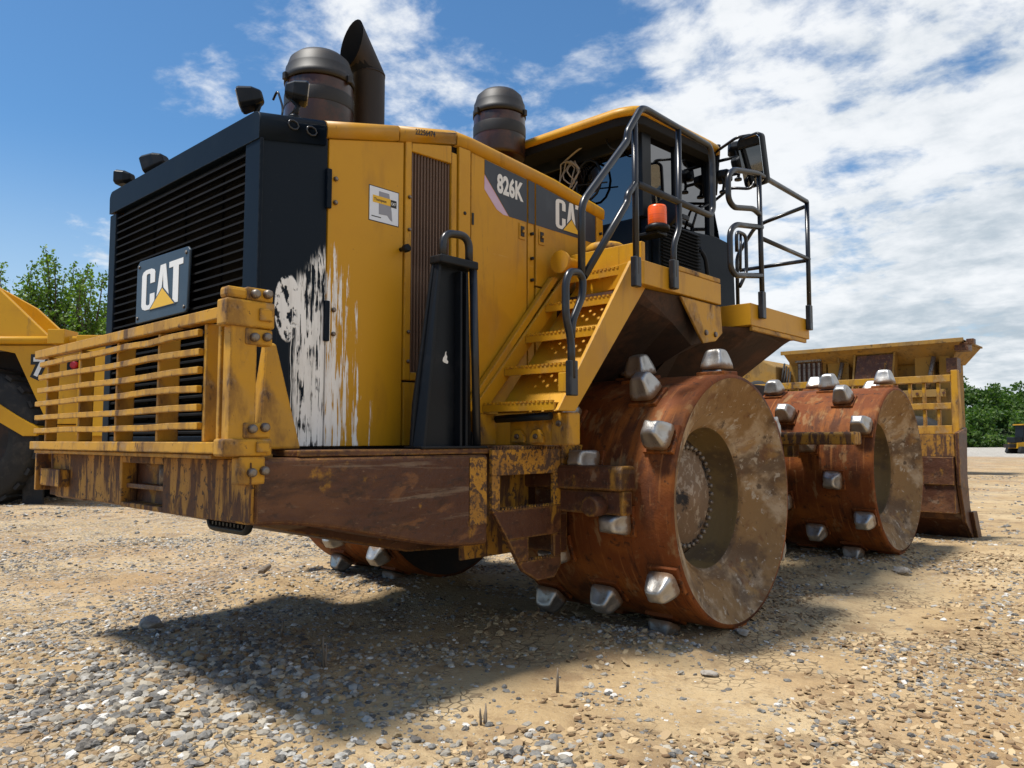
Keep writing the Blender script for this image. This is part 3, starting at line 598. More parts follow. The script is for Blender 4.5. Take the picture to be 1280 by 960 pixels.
# --- work lamps on the hood
def lamp(c, yaw, pitch, s=1.0, hooded=False):
    c = Vector(c); rot = Matrix.Rotation(yaw, 3, 'Z') @ Matrix.Rotation(pitch, 3, 'X')
    def T(p): return tuple(c + rot @ (Vector(p) * s))
    mb = MB(); rings = []
    for y, w, hgt in ((-.075, .075, .062), (-.06, .078, .066), (.01, .066, .055), (.05, .042, .036), (.06, .03, .025)):
        ring = []
        for k in range(16):
            a = 2 * math.pi * (k + .5) / 16; cx, cz = math.cos(a), math.sin(a); q = max(abs(cx), abs(cz)) ** .97
            ring.append(T((w * cx / q, y, hgt * cz / q)))
        rings.append(ring)
    mb.loft(rings, smooth=False); L = part('work_lamp', BLK, mb, bevel=.004)
    LM = MB().prism('y', [(a * .062, c2 * .05) for a, c2 in ((-1, -.8), (-.8, -1), (.8, -1), (1, -.8), (1, .8), (.8, 1), (-.8, 1), (-1, .8))], -.081, -.0755); LM.v = [T(q) for q in LM.v]; LM.build('lens', LENS, L)
    b2 = MB(); b2.tube([T((0, .05, -.01)), tuple(c + Vector((0, .02, -.085 * s))), tuple(c + Vector((0, .0, -.16 * s)))], .013, 8); b2.lathe((c.x, c.y, c.z - .175 * s), [(.03, 0), (.03, .015), (.015, .025)], 'z', 12); b2.build('lamp_bracket', BLK, L)
    return L
lamp((.62, .36, 2.97), R(-38), R(14), .85); lamp((.81, .48, 2.985), R(150), R(5), .8)
lamp((-.52, .38, 2.93), R(-62), R(20), .95); lamp((-.86, .33, 2.905), R(-60), R(0), .72)
wire = MB(); wire.tube(rounded([(.64, .46, 2.99), (.68, .46, 3.03), (.72, .47, 2.93), (.74, .45, 2.835)], .03), .006, 6); wire.tube(rounded([(.80, .52, 2.96), (.75, .50, 2.90), (.70, .47, 2.86), (.66, .44, 2.85)], .03), .006, 6)
part('lamp_wire', RAIL, wire, bevel=0)
for xx, yy in ((.86, .42), (.84, .52)): part('wire_loop', RAIL, MB().tube([(.897 + .004, yy + .028 * math.cos(a * .785), 2.775 + .022 * math.sin(a * .785)) for a in range(8)], .005, 6, closed=True), bevel=0)

# --- exhaust stack and precleaners
def ring(c, r, z, n=24): return [(c[0] + r * math.cos(6.2832 * k / n), c[1] + r * math.sin(6.2832 * k / n), z) for k in range(n)]
ec = (.10, 1.45); er = .105
def cut(r, oy=0):
    out = []
    for k in range(24):
        a = 6.2832 * k / 24; s_ = math.sin(a)      # near end of the bevelled mouth low, far end high
        out.append((ec[0] + r * 1.12 * math.cos(a), ec[1] - .14 + r * s_ * .25, 3.815 + s_ * (.165 - (.105 - r))))
    return out
st = MB().loft([ring(ec, er, 2.85), ring(ec, er, 3.66), cut(er)], False, False)
stack = part('exhaust_stack', STACKM, st, bevel=0)
part('stack_bore', FLAT_BLACK, MB().loft([ring(ec, er - .008, 3.3), ring(ec, er - .008, 3.64), [(x, y, z) for x, y, z in cut(er - .008)]], True, False), stack, bevel=0)
part('stack_collar', STACKM, MB().loft([ring(ec, er + .002, 3.645), ring(ec, er + .002, 3.658)], True, True), stack, bevel=0)
def precleaner(c, zb, zt, r, neck):
    H = zt - zb; root = MB().lathe((*c, zb), [(r * .96, .0), (r * 1.0, H * .05), (r * 1.0, H * .58), (r * .985, H * .60)], 'z', 36)
    o = part('precleaner', PRER, root, bevel=0)
    part('lid', PREB, MB().lathe((*c, zb), [(r * 1.03, H * .60), (r * 1.03, H * .68), (r * 1.0, H * .69), (r * .99, H * .78), (r * .96, H * .80), (r * .88, H * .90), (r * .70, H * .965), (r * .42, H * .99), (.02, H)], 'z', 36), o, bevel=0)
    part('band', PREB, MB().lathe((*c, zb), [(r * 1.012, H * .30), (r * 1.022, H * .32), (r * 1.022, H * .44), (r * 1.012, H * .46)], 'z', 36, False, False), o, bevel=0)
    for k in range(3):
        a = 6.283 * k / 3 + .35; p = (c[0] + r * 1.05 * math.cos(a), c[1] + r * 1.05 * math.sin(a))
        part('clip', PREB, MB().box(p[0] - .015, p[0] + .015, p[1] - .015, p[1] + .015, zb + H * .58, zb + H * .67), o)
    part('neck', PREB, MB().lathe((*c, 0), [(r * .55, neck), (r * .55, zb + .01)], 'z', 24), o, bevel=0)
    return o
precleaner((.10, 1.08), 3.13, 3.645, .205, 2.85); precleaner((.08, 2.71), 3.44, 3.98, .20, 2.85)

# --- counterweight, bumper
def cwz(y): return .935 - .20 * float(sst(np.array(y), .1, 1.35))      # belly line
ys = np.linspace(.1, 1.44, 12)
poly = [(y, 1.205) for y in ys[::-1]] + [(y, cwz(y)) for y in ys]
cw = MB().prism('x', poly, .72, 1.205); CWR = part('counterweight_side', CWB, cw, bevel=.02, seg=3)
part('counterweight_side', CWB, MB().prism('x', poly, -1.205, -.72), bevel=.02, seg=3)
belly = MB().prism('x', [(.16, 1.20), (.16, .93), (1.3, .66), (2.1, .62), (2.3, 1.20)], -.71, .71); part('counterweight_belly', CWB, belly)
part('end_pad', YELS, MB().box(1.2055, 1.211, 1.30, 1.425, .84, 1.19), CWR)
part('deck_plate', CWB, MB().box(-1.19, 1.19, .30, 1.50, 1.208, 1.236))
part('deck_plate', CWB, MB().box(.86, 1.21, 1.505, 2.30, 1.225, 1.25))
rf = MB(); rf.box(-1.20, -.10, .078, .158, .95, 1.20); rf.box(.39, 1.19, .078, .158, .94, 1.20); rf.box(-.10, .39, .078, .158, 1.165, 1.20); rf.box(-.10, .39, .078, .158, .94, .965)
rb = part('rear_beam', YELM, rf)
rec = MB(); rec.box(-.10, .39, .20, .24, .94, 1.2); part('hitch_recess', DARK, rec, rb, bevel=0)
part('hitch_cross_plate', CWB, MB().box(-.098, .388, .10, .20, 1.035, 1.06), rb); part('hitch_pin', BOLT, MB().lathe((.27, .15, 1.06), [(.035, 0), (.035, .10)], 'z', 16), rb, bevel=0)
part('corner_pad', YELM, MB().box(1.04, 1.215, .070, .077, .95, 1.19), rb)
part('end_lug', YELM, MB().box(-1.20, -.86, .02, .076, 1.01, 1.11), rb)
part('end_lug', YELM, MB().box(-1.23, -1.203, .0, .2, .98, 1.20), rb)
part('shelf', YELW, MB().box(-1.19, 1.06, -.02, .26, 1.203, 1.222), rb)
# tread step hanging under the tail
tb = MB().tube(rounded([(.42, .3, 1.0), (.42, .3, .86), (.80, .3, .86), (.80, .3, 1.0)], .05), .018, 8)
for k in range(9): tb.box(.47 + k * .035, .485 + k * .035, .285, .315, .876, .892)
part('hanging_step', BLK, tb, bevel=0)

# --- rear guard
gd = MB().box(-1.20, 1.135, -.035, .015, 1.768, 1.818); guard = part('rear_guard', YELW, gd); guard['label'] = 'chipped yellow barred guard over the rear grille'
part('bottom_rail', YELW, MB().box(-1.19, 1.13, -.045, .04, 1.225, 1.272), guard)
for k, zc in enumerate((1.728, 1.650, 1.570, 1.496, 1.414, 1.338)):
    xa = -1.10 - .02 * (k > 2) - .01 * k
    pts = [(xa + (.955 - xa) * i / 8, random.uniform(-.004, .004), zc + random.uniform(-.004, .004)) for i in range(9)]
    mb = MB(); hh = .0145
    mb.loft([[(p[0], p[1] - .036, p[2] - hh), (p[0], p[1] - .012, p[2] - hh), (p[0], p[1] - .012, p[2] + hh), (p[0], p[1] - .036, p[2] + hh)] for p in pts], smooth=False)
    part('guard_bar', YELW, mb, guard, bevel=.003)
for xx, dp in ((-1.03, .05), (-.49, .06), (.025, .075), (.51, .085), (.965, .10)):
    part('guard_upright', YELW, MB().box(xx - .013, xx + .013, -.011, dp, 1.272, 1.768), guard)
part('guard_upright', YELW, MB().box(1.075, 1.10, -.011, .10, 1.272, 1.768), guard)
post = part('hinge_post', YELW, MB().box(1.14, 1.20, -.02, .095, 1.225, 1.80), guard)
for za, zb in ((1.735, 1.845), (1.215, 1.285)):
    part('hinge_block', YELW, MB().box(1.132, 1.215, -.05, .165, za, zb), guard, bevel=.01)
part('hinge_block', YELW, MB().box(1.14, 1.205, -.045, .05, 1.846, 1.895), guard, bevel=.015)
part('hinge_block', YELW, MB().box(1.15, 1.21, .02, .14, 1.10, 1.214), guard, bevel=.01)
for x0_, zc in ((1.205, 1.872), (1.205, 1.695), (1.205, 1.325), (1.21, 1.15)):
    for j in range(2):
        part('bolt_head', BOLT, MB().lathe((x0_, .075 + j * .055, zc + j * .006), [(.019, -.03), (.019, .014), (.016, .024), (.009, .027)], 'x', 12), guard, bevel=0)
part('hinge_lug', YELW, MB().box(1.15, 1.208, .04, .16, 1.665, 1.733), guard, bevel=.008); part('hinge_lug', YELW, MB().box(1.15, 1.208, .04, .16, 1.287, 1.35), guard, bevel=.008); part('hinge_lug', YELW, MB().box(1.15, 1.206, .04, .16, 1.846, 1.90), guard, bevel=.008); part('square_boss', YELW, MB().box(1.216, 1.226, .09, .15, 1.765, 1.815), guard, bevel=.004); part('square_boss', YELW, MB().box(1.216, 1.226, .09, .15, 1.23, 1.272), guard, bevel=.004)
# chipped gusset beside the hinge
gs = MB().hexa([(1.07, .185, 1.24), (1.08, .385, 1.24), (.96, .40, 1.24), (.94, .19, 1.24)], [(1.00, .245, 1.71), (1.0, .30, 1.71), (.96, .305, 1.71), (.955, .25, 1.71)])
part('gusset', YELW, gs, bevel=.012)

# --- step plate beside the drum, with its two openings
sp = [(1.455, 1.225), (1.455, .905), (1.69, .565), (1.80, .495), (2.03, .50), (2.03, .60)]
pl = MB()
def quad_plate(poly, x0=1.195, x1=1.222): pl.prism('x', poly, x0, x1)
quad_plate([(1.455, 1.09), (2.03, 1.09), (2.03, 1.228), (1.455, 1.228)])
quad_plate([(1.455, .905), (1.515, .905), (1.515, 1.0895), (1.455, 1.0895)]); quad_plate([(1.968, .905), (2.03, .905), (2.03, 1.0895), (1.968, 1.0895)])
spo = part('step_plate', YELS, pl, bevel=.004); pl = MB()
quad_plate([(1.575, .7405), (2.03, .7405), (2.03, .9045), (1.455, .9045)])
quad_plate([(1.66, .614), (1.745, .614), (1.745, .740), (1.5755, .740)]); quad_plate([(1.968, .614), (2.03, .614), (2.03, .740), (1.968, .740)])
quad_plate([(1.662, .6135), (1.70, .56), (1.82, .495), (1.97, .495), (2.03, .56), (2.03, .6135)])
part('lower_step_plate', CWB, pl, spo, bevel=.004)
th_ = MB()
for k in range(24): th_.prism('x', [(1.47 + k * .0225, 1.2285), (1.486 + k * .0225, 1.2285), (1.478 + k * .0225, 1.246)], 1.198, 1.220)
for k in range(18): th_.prism('x', [(1.53 + k * .024, .905), (1.548 + k * .024, .905), (1.539 + k * .024, .919)], 1.198, 1.220)
for k in range(9): th_.prism('x', [(1.752 + k * .024, .614), (1.770 + k * .024, .614), (1.761 + k * .024, .627)], 1.198, 1.220)
part('grip_teeth', YELM, th_, spo, bevel=0)['kind'] = 'stuff'
part('step_back', YELM, MB().box(.95, .97, 1.47, 2.03, .62, 1.2), spo, bevel=0)
part('step_end_box', YELS, MB().box(.90, 1.23, 2.035, 2.30, 1.03, 1.252))
part('platform_web', CWB, MB().box(.72, 1.19, 2.06, 2.13, .62, 1.03))
# cleaner bar behind the rear drum
part('cleaner_bar', CWB, MB().prism('x', [(2.00, 1.00), (2.00, 1.115), (2.02, 1.137), (2.13, 1.137), (2.15, 1.115), (2.15, 1.00)], .95, 1.665), bevel=.012)
part('cleaner_bar_mount', CWB, MB().box(1.02, 1.66, 2.03, 2.12, .865, .999), bevel=.01)
part('cleaner_bar_stop', CWB, MB().lathe((1.50, 1.93, .915), [(.055, 0), (.06, .02), (.06, .10)], 'y', 12), bevel=.006)

# --- black ladder bracket standing on the deck
tw = MB().prism('x', [(.985, 1.237), (1.405, 1.237), (1.375, 2.20), (1.125, 2.215), (1.105, 2.10), (1.0, 1.46)], 1.095, 1.115)
tower = part('ladder_bracket', BLK, tw); tower['label'] = 'tall tapered black steel bracket with looped handle on the deck'
for yy, d in ((1.27, .05), (1.315, .045)):
    part('rib', BLK, MB().prism('x', [(yy + .10 * 0, 1.237), (yy + .018, 1.237), (yy + .012, 2.17), (yy, 2.17)], 1.116, 1.116 + d), tower, bevel=.003)
part('front_flange', BLK, MB().hexa([(1.116, .99, 1.238), (1.165, 1.02, 1.238), (1.165, 1.04, 1.238), (1.116, 1.01, 1.238)], [(1.116, 1.128, 2.20), (1.145, 1.135, 2.20), (1.145, 1.155, 2.20), (1.116, 1.148, 2.20)]), tower, bevel=.003)
part('top_cap', BLK, MB().box(1.09, 1.185, 1.115, 1.385, 2.19, 2.235), tower, bevel=.008)
part('handle_loop', RAIL, MB().tube(rounded([(1.15, 1.155, 2.20), (1.15, 1.155, 2.355), (1.15, 1.345, 2.375), (1.15, 1.345, 2.20)], .09, 8), .022, 12), tower, bevel=0)
part('handle_pole', RAIL, MB().tube([(1.16, 1.365, 2.23), (1.16, 1.40, 1.25)], .022, 12), tower, bevel=0)
part('grip_strip', YELW, MB().prism('x', [(1.338, 1.40), (1.352, 1.38), (1.342, 2.13), (1.332, 2.13)], 1.1155, 1.122), tower, bevel=0)
part('base_foot', BLK, MB().box(1.06, 1.20, .98, 1.445, 1.2365, 1.25), tower); part('base_foot', BLK, MB().prism('x', [(1.395, 1.25), (1.46, 1.25), (1.40, 1.33)], 1.10, 1.12), tower)
part('paint_scuff', WHITE, plate2d(MB(), [(1.190, 1.690), (1.200, 1.683), (1.224, 1.678), (1.230, 1.690), (1.219, 1.700), (1.222, 1.716), (1.214, 1.728), (1.216, 1.743), (1.209, 1.738), (1.205, 1.720), (1.193, 1.707)], (1.1153, 0, 0), (0, 1, 0), (0, 0, 1), .001), tower, bevel=0)

# --- stairs
stairs = part('stair_stringer', YEL, MB().prism('x', [(1.64, 1.435), (1.79, 1.435), (2.56, 2.28), (2.47, 2.36), (2.35, 2.36)], 1.495, 1.52), bevel=.004)
part('stair_stringer', YEL, MB().prism('x', [(1.61, 1.43), (1.66, 1.43), (2.55, 2.36), (2.42, 2.36), (1.61, 1.50)], .935, .955))
part('trim_rail', YEL, MB().hexa([(.893, 1.50, 1.42), (.935, 1.50, 1.42), (.935, 1.56, 1.42), (.893, 1.56, 1.42)], [(.893, 2.32, 2.34), (.935, 2.32, 2.34), (.935, 2.38, 2.34), (.893, 2.38, 2.34)]))
def tread_mesh():
    mb = MB(); x0, x1, y0, y1, th = .957, 1.493, 0.0, .175, .006; NX, NY = 12, 4
    for i in range(NX):
        for j in range(NY):
            ax, bx = x0 + (x1 - x0) * i / NX, x0 + (x1 - x0) * (i + 1) / NX; ay, by = y0 + .03 + (y1 - y0 - .03) * j / NY, y0 + .03 + (y1 - y0 - .03) * (j + 1) / NY
            cx, cy = (ax + bx) / 2, (ay + by) / 2; hx, hy = (bx - ax) / 2, (by - ay) / 2
            if (i + j) % 2 == 0 or i in (0,) or j == NY - 1:
                mb.add([(ax, ay, 0), (bx, ay, 0), (bx, by, 0), (ax, by, 0), (ax, ay, th), (bx, ay, th), (bx, by, th), (ax, by, th)], [(3, 2, 1, 0), (4, 5, 6, 7)]); continue
            o8 = [(1, 0), (1, 1), (0, 1), (-1, 1), (-1, 0), (-1, -1), (0, -1), (1, -1)]; r = .0105; vs = []
            for z in (0, th):
                vs += [(cx + a * hx, cy + b_ * hy, z) for a, b_ in o8]; vs += [(cx + r * math.cos(k * .7854), cy + r * math.sin(k * .7854), z) for k in range(8)]
            fs = []
            for k in range(8):
                n = (k + 1) % 8; fs += [(k, n, 8 + n, 8 + k), (16 + k, 24 + k, 24 + n, 16 + n), (8 + k, 8 + n, 24 + n, 24 + k)]
            mb.add(vs, fs)
    mb.box(x0, x1, 0, .012, -.036, th); mb.box(x0, x1, .012, .03, 0, th)
    for k in range(17): xx = x0 + .012 + k * .031; mb.box(xx, xx + .017, -.004, .010, th, th + .012)
    mb.box(x0, x1, y1 - .006, y1, -.03, 0)
    return mb
t0 = tread_mesh()
for k, (yy, z_) in enumerate(((1.645, 1.475), (1.83, 1.695), (2.02, 1.91), (2.21, 2.125), (2.40, 2.335))):
    mb = MB(); mb.v = [(a, b_ + yy, c_ + z_) for a, b_, c_ in t0.v]; mb.f = list(t0.f); mb.sm = list(t0.sm)
    if k == 0: tr0 = mb.build('tread', YEL, CM); trc = WLOC[tr0.name]
    else: share(tr0, (trc[0], trc[1] + yy - 1.645, trc[2] + z_ - 1.475), CM)
part('stair_back_plate', YEL, MB().prism('x', [(1.775, 1.44), (1.78, 1.435), (2.57, 2.32), (2.555, 2.325)], .957, 1.493), bevel=0)
# block and latch under the bottom tread
part('stair_foot', YELW, MB().box(1.38, 1.50, 1.75, 1.86, 1.252, 1.43), bevel=.01); part('stair_foot', YELW, MB().box(1.03, 1.38, 1.80, 1.90, 1.252, 1.40)); part('stair_foot', YELW, MB().box(.93, .97, 1.60, 1.75, 1.252, 1.43))
part('stair_cylinder', BLK, MB().tube([(1.0, 1.72, 1.40), (1.42, 1.70, 1.41)], .022, 10), bevel=0)
for xx in (1.06, 1.20): part('latch_block', YELW, MB().prism('y', [(xx, 1.265), (xx + .10, 1.265), (xx + .10, 1.30), (xx + .07, 1.34), (xx + .03, 1.34), (xx, 1.30)], 1.775, 1.799)); part('bolt_head', BOLT, MB().lathe((xx + .05, 1.774, 1.30), [(.016, 0), (.014, -.012)], 'y', 8), bevel=0)
part('bolt_head', BOLT, MB().lathe((1.44, 1.748, 1.37), [(.018, 0), (.016, -.012)], 'y', 8), bevel=0)

# --- decks, fenders
part('deck', YEL, MB().prism('z', [(.96, 2.52), (1.53, 2.36), (1.575, 2.40), (1.575, 3.37), (1.30, 3.40), (.96, 3.40)], 2.215, 2.362))
part('deck', YEL, MB().prism('z', [(.80, 3.41), (1.25, 3.41), (1.30, 3.83), (1.575, 3.83), (1.575, 4.93), (.80, 4.93)], 2.125, 2.292))
part('deck_kerb', YELW, MB().box(1.545, 1.578, 2.80, 3.36, 2.363, 2.395))
def fender(name, m, secs):  # cross-sections (y, [(x,z)...])
    return part(name, m, MB().loft([[(x, y, z) for x, z in s] for y, s in secs], smooth=False), bevel=0)
fender('fender', FEND, [(2.42, [(.70, 2.21), (1.50, 2.21), (1.45, 2.15), (.70, 1.62)]), (2.86, [(.70, 2.21), (1.54, 2.21), (1.48, 2.05), (.70, 1.55)]), (3.13, [(.70, 2.21), (1.54, 2.21), (1.47, 1.92), (.70, 1.55)]), (3.35, [(.70, 2.21), (1.52, 2.21), (1.46, 1.97), (.70, 1.70)])])
part('fender_plate', YELW, MB().prism('x', [(2.84, 2.205), (3.38, 2.205), (3.40, 2.02), (3.30, 1.955), (3.13, 1.925), (3.08, 1.97)], 1.548, 1.566))
for q in ((3.16, 2.00), (3.29, 2.0)): part('bolt_head', BOLT, MB().lathe((1.566, q[0], q[1]), [(.020, 0), (.017, .012)], 'x', 8), bevel=0)
fender('fender', FEND, [(3.55, [(.60, 2.12), (1.30, 2.12), (1.22, 2.06), (.60, 1.50)]), (3.95, [(.60, 2.12), (1.55, 2.12), (1.52, 2.08), (.60, 1.50)]), (4.7, [(.60, 2.12), (1.55, 2.12), (1.45, 2.07), (.60, 1.50)])])
part('fender_edge', YELW, MB().box(1.545, 1.57, 3.86, 4.88, 2.09, 2.124))

# --- cab
cabx = 1.08
cab = part('cab_floor', DARK, MB().box(-1.05, 1.05, 3.2, 4.55, 2.36, 2.46))
base = MB(); base.prism('x', [(3.22, 2.363), (4.60, 2.363), (4.58, 2.95), (4.27, 2.965), (3.92, 2.935), (3.22, 2.90)], 1.02, cabx); base.box(-1.02, 1.019, 4.50, 4.58, 2.363, 2.95); base.box(-1.08, -1.02, 3.22, 4.58, 2.363, 2.95); base.box(-1.019, 1.019, 3.16, 3.22, 2.363, 2.90)
part('cab_base', NAVY, base, bevel=.012)
pill = [((1.05, 3.17), (1.05, 3.17)), ((1.05, 3.23), (1.06, 3.225))]
def pillar(x, y0, y1, zb=2.90, zt=3.66, w=.055): part('cab_pillar', BLK, MB().box(min(x, x - math.copysign(w, x)), max(x, x - math.copysign(w, x)), y0, y1, zb, zt))
for s in (1, -1): pillar(s * 1.08, 3.165, 3.285); pillar(s * 1.08, 4.16, 4.24, 2.95, 3.62)
part('cab_pillar', BLK, MB().box(1.03, 1.075, 3.63, 3.665, 2.93, 3.64))
part('window_header', BLK, MB().box(1.03, 1.078, 3.286, 4.159, 3.615, 3.66)); part('window_header', BLK, MB().box(-1.02, 1.02, 3.17, 3.22, 3.44, 3.62))
part('rear_window', GLASS, MB().box(-1.02, 1.02, 3.19, 3.197, 2.90, 3.44), bevel=0)
part('side_window', GLASS, MB().box(1.05, 1.057, 3.286, 3.629, 2.93, 3.615), bevel=0); part('side_window', GLASS, MB().box(1.05, 1.057, 3.666, 4.159, 2.945, 3.615), bevel=0)
part('side_window', GLASS, MB().box(-1.057, -1.05, 3.286, 4.159, 2.93, 3.615), bevel=0); part('windscreen', GLASS, MB().hexa([(-1.02, 4.46, 2.95), (1.02, 4.46, 2.95), (1.02, 4.467, 2.95), (-1.02, 4.467, 2.95)], [(-1.02, 4.2, 3.62), (1.02, 4.2, 3.62), (1.02, 4.207, 3.62), (-1.02, 4.207, 3.62)]), bevel=0)
part('door_handle', BLK, MB().box(1.081, 1.10, 3.70, 3.80, 2.99, 3.03))
part('wiper', BLK, MB().tube(rounded([(1.09, 3.86, 2.96), (1.09, 3.95, 3.12), (1.09, 4.12, 3.2)], .03), .010, 6), bevel=0)
seat = part('operator_seat', SEATM, MB().box(-.30, .30, 3.55, 4.05, 2.55, 2.75), bevel=.04, seg=3); part('seat_back', SEATM, MB().prism('x', [(3.50, 2.70), (3.62, 2.70), (3.55, 3.40), (3.45, 3.40)], -.28, .28), seat, bevel=.04, seg=3)
part('console', SEATM, MB().box(-.5, .5, 4.2, 4.4, 2.46, 2.98), bevel=.02); part('window_sheet', PAPER, MB().box(.78, 1.0, 3.225, 3.228, 2.78 + .13, 3.05))
# roof: domed shell with rounded corners
def rsq(hx, y0, y1, z, r=.16, n=5):
    out = []
    for (cx, cy, a0) in ((hx - r, y1 - r, 0), (-hx + r, y1 - r, 90), (-hx + r, y0 + r, 180), (hx - r, y0 + r, 270)):
        for k in range(n + 1): a = R(a0 + 90 * k / n); out.append((cx + r * math.cos(a), cy + r * math.sin(a)))
    def zz(x, y): t = (y - 2.9) / 1.4; return z + .155 * math.sin(math.pi * min(1, max(0, .08 + t * .72))) ** .9 - .02 * (x / 1.17) ** 2
    return [(x, y, zz(x, y)) for x, y in out]
roof = MB().loft([rsq(1.15, 2.93, 4.28, 3.53), rsq(1.175, 2.90, 4.31, 3.54), rsq(1.175, 2.90, 4.31, 3.578), rsq(1.14, 2.94, 4.27, 3.605), rsq(.9, 3.15, 4.05, 3.62), rsq(.3, 3.5, 3.7, 3.62, .05)])
part('cab_roof', YEL, roof, bevel=0)
part('roof_lining', FLAT_BLACK, MB().loft([rsq(1.15, 2.925, 4.285, 3.47), rsq(1.15, 2.925, 4.285, 3.529)], smooth=False), bevel=0)
part('rear_lamp', BLK, MB().box(1.02, 1.10, 2.97, 3.04, 3.52, 3.61)); part('rear_lamp_lens', LENS, MB().box(1.03, 1.09, 2.963, 2.969, 3.53, 3.60), bevel=0)
coil = MB()
for q in range(4):
    cx, cz, r = .40 + .03 * q, 3.33 + .012 * q, .105 - .013 * q
    coil.tube([(cx + r * (.8 + .25 * math.sin(q + k)) * math.cos(k * .5236) * .9, 3.12 + .02 * math.sin(k * 1.3 + q), cz + r * 1.15 * math.sin(k * .5236)) for k in range(12)], .006, 6, closed=True)
coil.tube(rounded([(.38, 3.12, 3.45), (.50, 3.11, 3.50), (.62, 3.11, 3.54)], .05), .008, 6); coil.tube(rounded([(.52, 3.12, 3.27), (.44, 3.12, 3.17), (.40, 3.13, 3.08)], .04), .006, 6)
part('cable_coil', WIRE, coil, bevel=0)
coil = MB().tube([(.62 + .12 * math.cos(k * .449), 3.13, 3.26 + .155 * math.sin(k * .449)) for k in range(14)], .010, 6, closed=True); coil.tube([(.52, 3.12, 3.24), (.80, 3.12, 3.20)], .006, 6)
part('cable_coil', BLK, coil, bevel=0)
wr = MB().tube(rounded([(.80, 3.10, 3.55), (.84, 3.09, 3.45), (.92, 3.10, 3.40), (.99, 3.08, 3.52)], .05), .006, 6); part('lamp_wire', RAIL, wr, bevel=0)
# air-conditioner box with louvres and the beacon
ac = part('air_conditioner', NAVY, MB().box(1.081, 1.15, 3.27, 3.86, 2.52, 2.885), bevel=.012)
s0 = MB().hexa([(1.1505, 3.285, 2.555), (1.1505, 3.84, 2.555), (1.172, 3.84, 2.548), (1.172, 3.285, 2.548)], [(1.1505, 3.285, 2.566), (1.1505, 3.84, 2.566), (1.172, 3.84, 2.556), (1.172, 3.285, 2.556)]).build('slat', SLAT, ac)
for k in range(1, 13): share(s0, (WLOC[s0.name][0], WLOC[s0.name][1], WLOC[s0.name][2] + k * .0255), ac)
part('beacon_base', BLK, MB().lathe((1.24, 3.10, 2.745), [(.085, 0), (.085, .03), (.06, .045)], 'z', 24), bevel=0)
bc = part('beacon', ORANGE, MB().lathe((1.24, 3.10, 2.78), [(.062, 0), (.066, .01), (.066, .125), (.060, .14), (.03, .148)], 'z', 28), bevel=0); bc['label'] = 'bright orange warning beacon beside the cab'
part('beacon_bracket', BLK, MB().box(1.08, 1.26, 3.07, 3.20, 2.72, 2.744)); part('ac_hose', BLK, MB().tube(rounded([(1.12, 3.88, 2.80), (1.16, 3.93, 2.72), (1.16, 3.98, 2.50), (1.14, 4.0, 2.37)], .06), .018, 8), bevel=0)
part('window_mirror', BLK, MB().lathe((1.20, 3.28, 2.92), [(.10, -.02), (.115, 0), (.10, .02)], 'y', 20), bevel=0)
part('filler', YELW, MB().lathe((1.08, 2.70, 2.365), [(.12, 0), (.12, .16), (.135, .165), (.135, .21), (.11, .23), (.05, .235)], 'z', 20), bevel=0)
part('filler_box', YEL, MB().box(.97, 1.52, 2.46, 2.50, 2.365, 2.50)); part('intake_pipe', YEL, MB().lathe((1.0, 2.30, 2.425), [(.075, 0), (.07, .03), (.045, .07), (.040, .26)], 'y', 18), bevel=0)

# --- handrails
RX = 1.6
def rail(pts, r=.021, name='handrail', rr=.06): return part(name, RAIL, MB().tube(rounded(pts, rr), r, 12), bevel=0)
rail([(1.6, 1.747, 2.164), (1.6, 1.751, 2.554), (1.6, 2.196, 3.03), (1.6, 2.200, 3.085), (1.6, 2.345, 3.275), (1.6, 2.41, 3.288), (1.6, 3.20, 3.288), (1.6, 3.231, 3.20), (1.6, 3.229, 2.85), (1.6, 3.18, 2.80), (1.6, 2.29, 2.797)])
rail([(1.6, 1.768, 2.155), (1.6, 2.188, 2.66), (1.6, 2.195, 2.708), (1.6, 2.275, 2.791)])
rail([(1.6, 2.275, 3.19), (1.6, 2.275, 2.25)], .019, 'handrail_post'); rail([(1.6, 2.784, 3.285), (1.6, 2.775, 2.629), (1.6, 2.70, 2.51), (1.6, 2.702, 2.30)], .019, 'handrail_post')
rail([(1.6, 1.654, 1.60), (1.6, 1.654, 1.802), (1.6, 1.608, 1.923), (1.6, 1.609, 2.10), (1.6, 1.64, 2.162), (1.6, 1.72, 2.172), (1.6, 1.757, 2.145), (1.6, 1.753, 2.05), (1.6, 1.662, 1.90), (1.6, 1.655, 1.81)])
rail([(1.6, 4.88, 3.291), (1.6, 3.94, 3.291), (1.58, 3.58, 3.23), (1.58, 3.50, 3.16), (1.58, 3.50, 2.99), (1.58, 3.58, 2.95), (1.6, 3.86, 3.0), (1.6, 3.958, 2.98)])
rail([(1.6, 3.99, 2.885), (1.58, 3.60, 2.83), (1.58, 3.51, 2.76), (1.58, 3.51, 2.50), (1.58, 3.58, 2.455), (1.6, 3.96, 2.51)])
rail([(1.6, 3.965, 3.291), (1.6, 3.975, 2.25)], .019, 'handrail_post'); rail([(1.6, 4.89, 3.291), (1.6, 4.875, 2.25)], .019, 'handrail_post')
rail([(1.6, 4.90, 2.80), (1.6, 3.98, 2.80)], .017)
rail([(1.6, 4.9, 3.26), (1.215, 4.9, 3.191), (1.125, 4.9, 3.158), (.953, 4.9, 2.933), (.953, 4.9, 2.30)], .017); rail([(1.6, 4.9, 2.792), (.98, 4.9, 2.798)], .017)
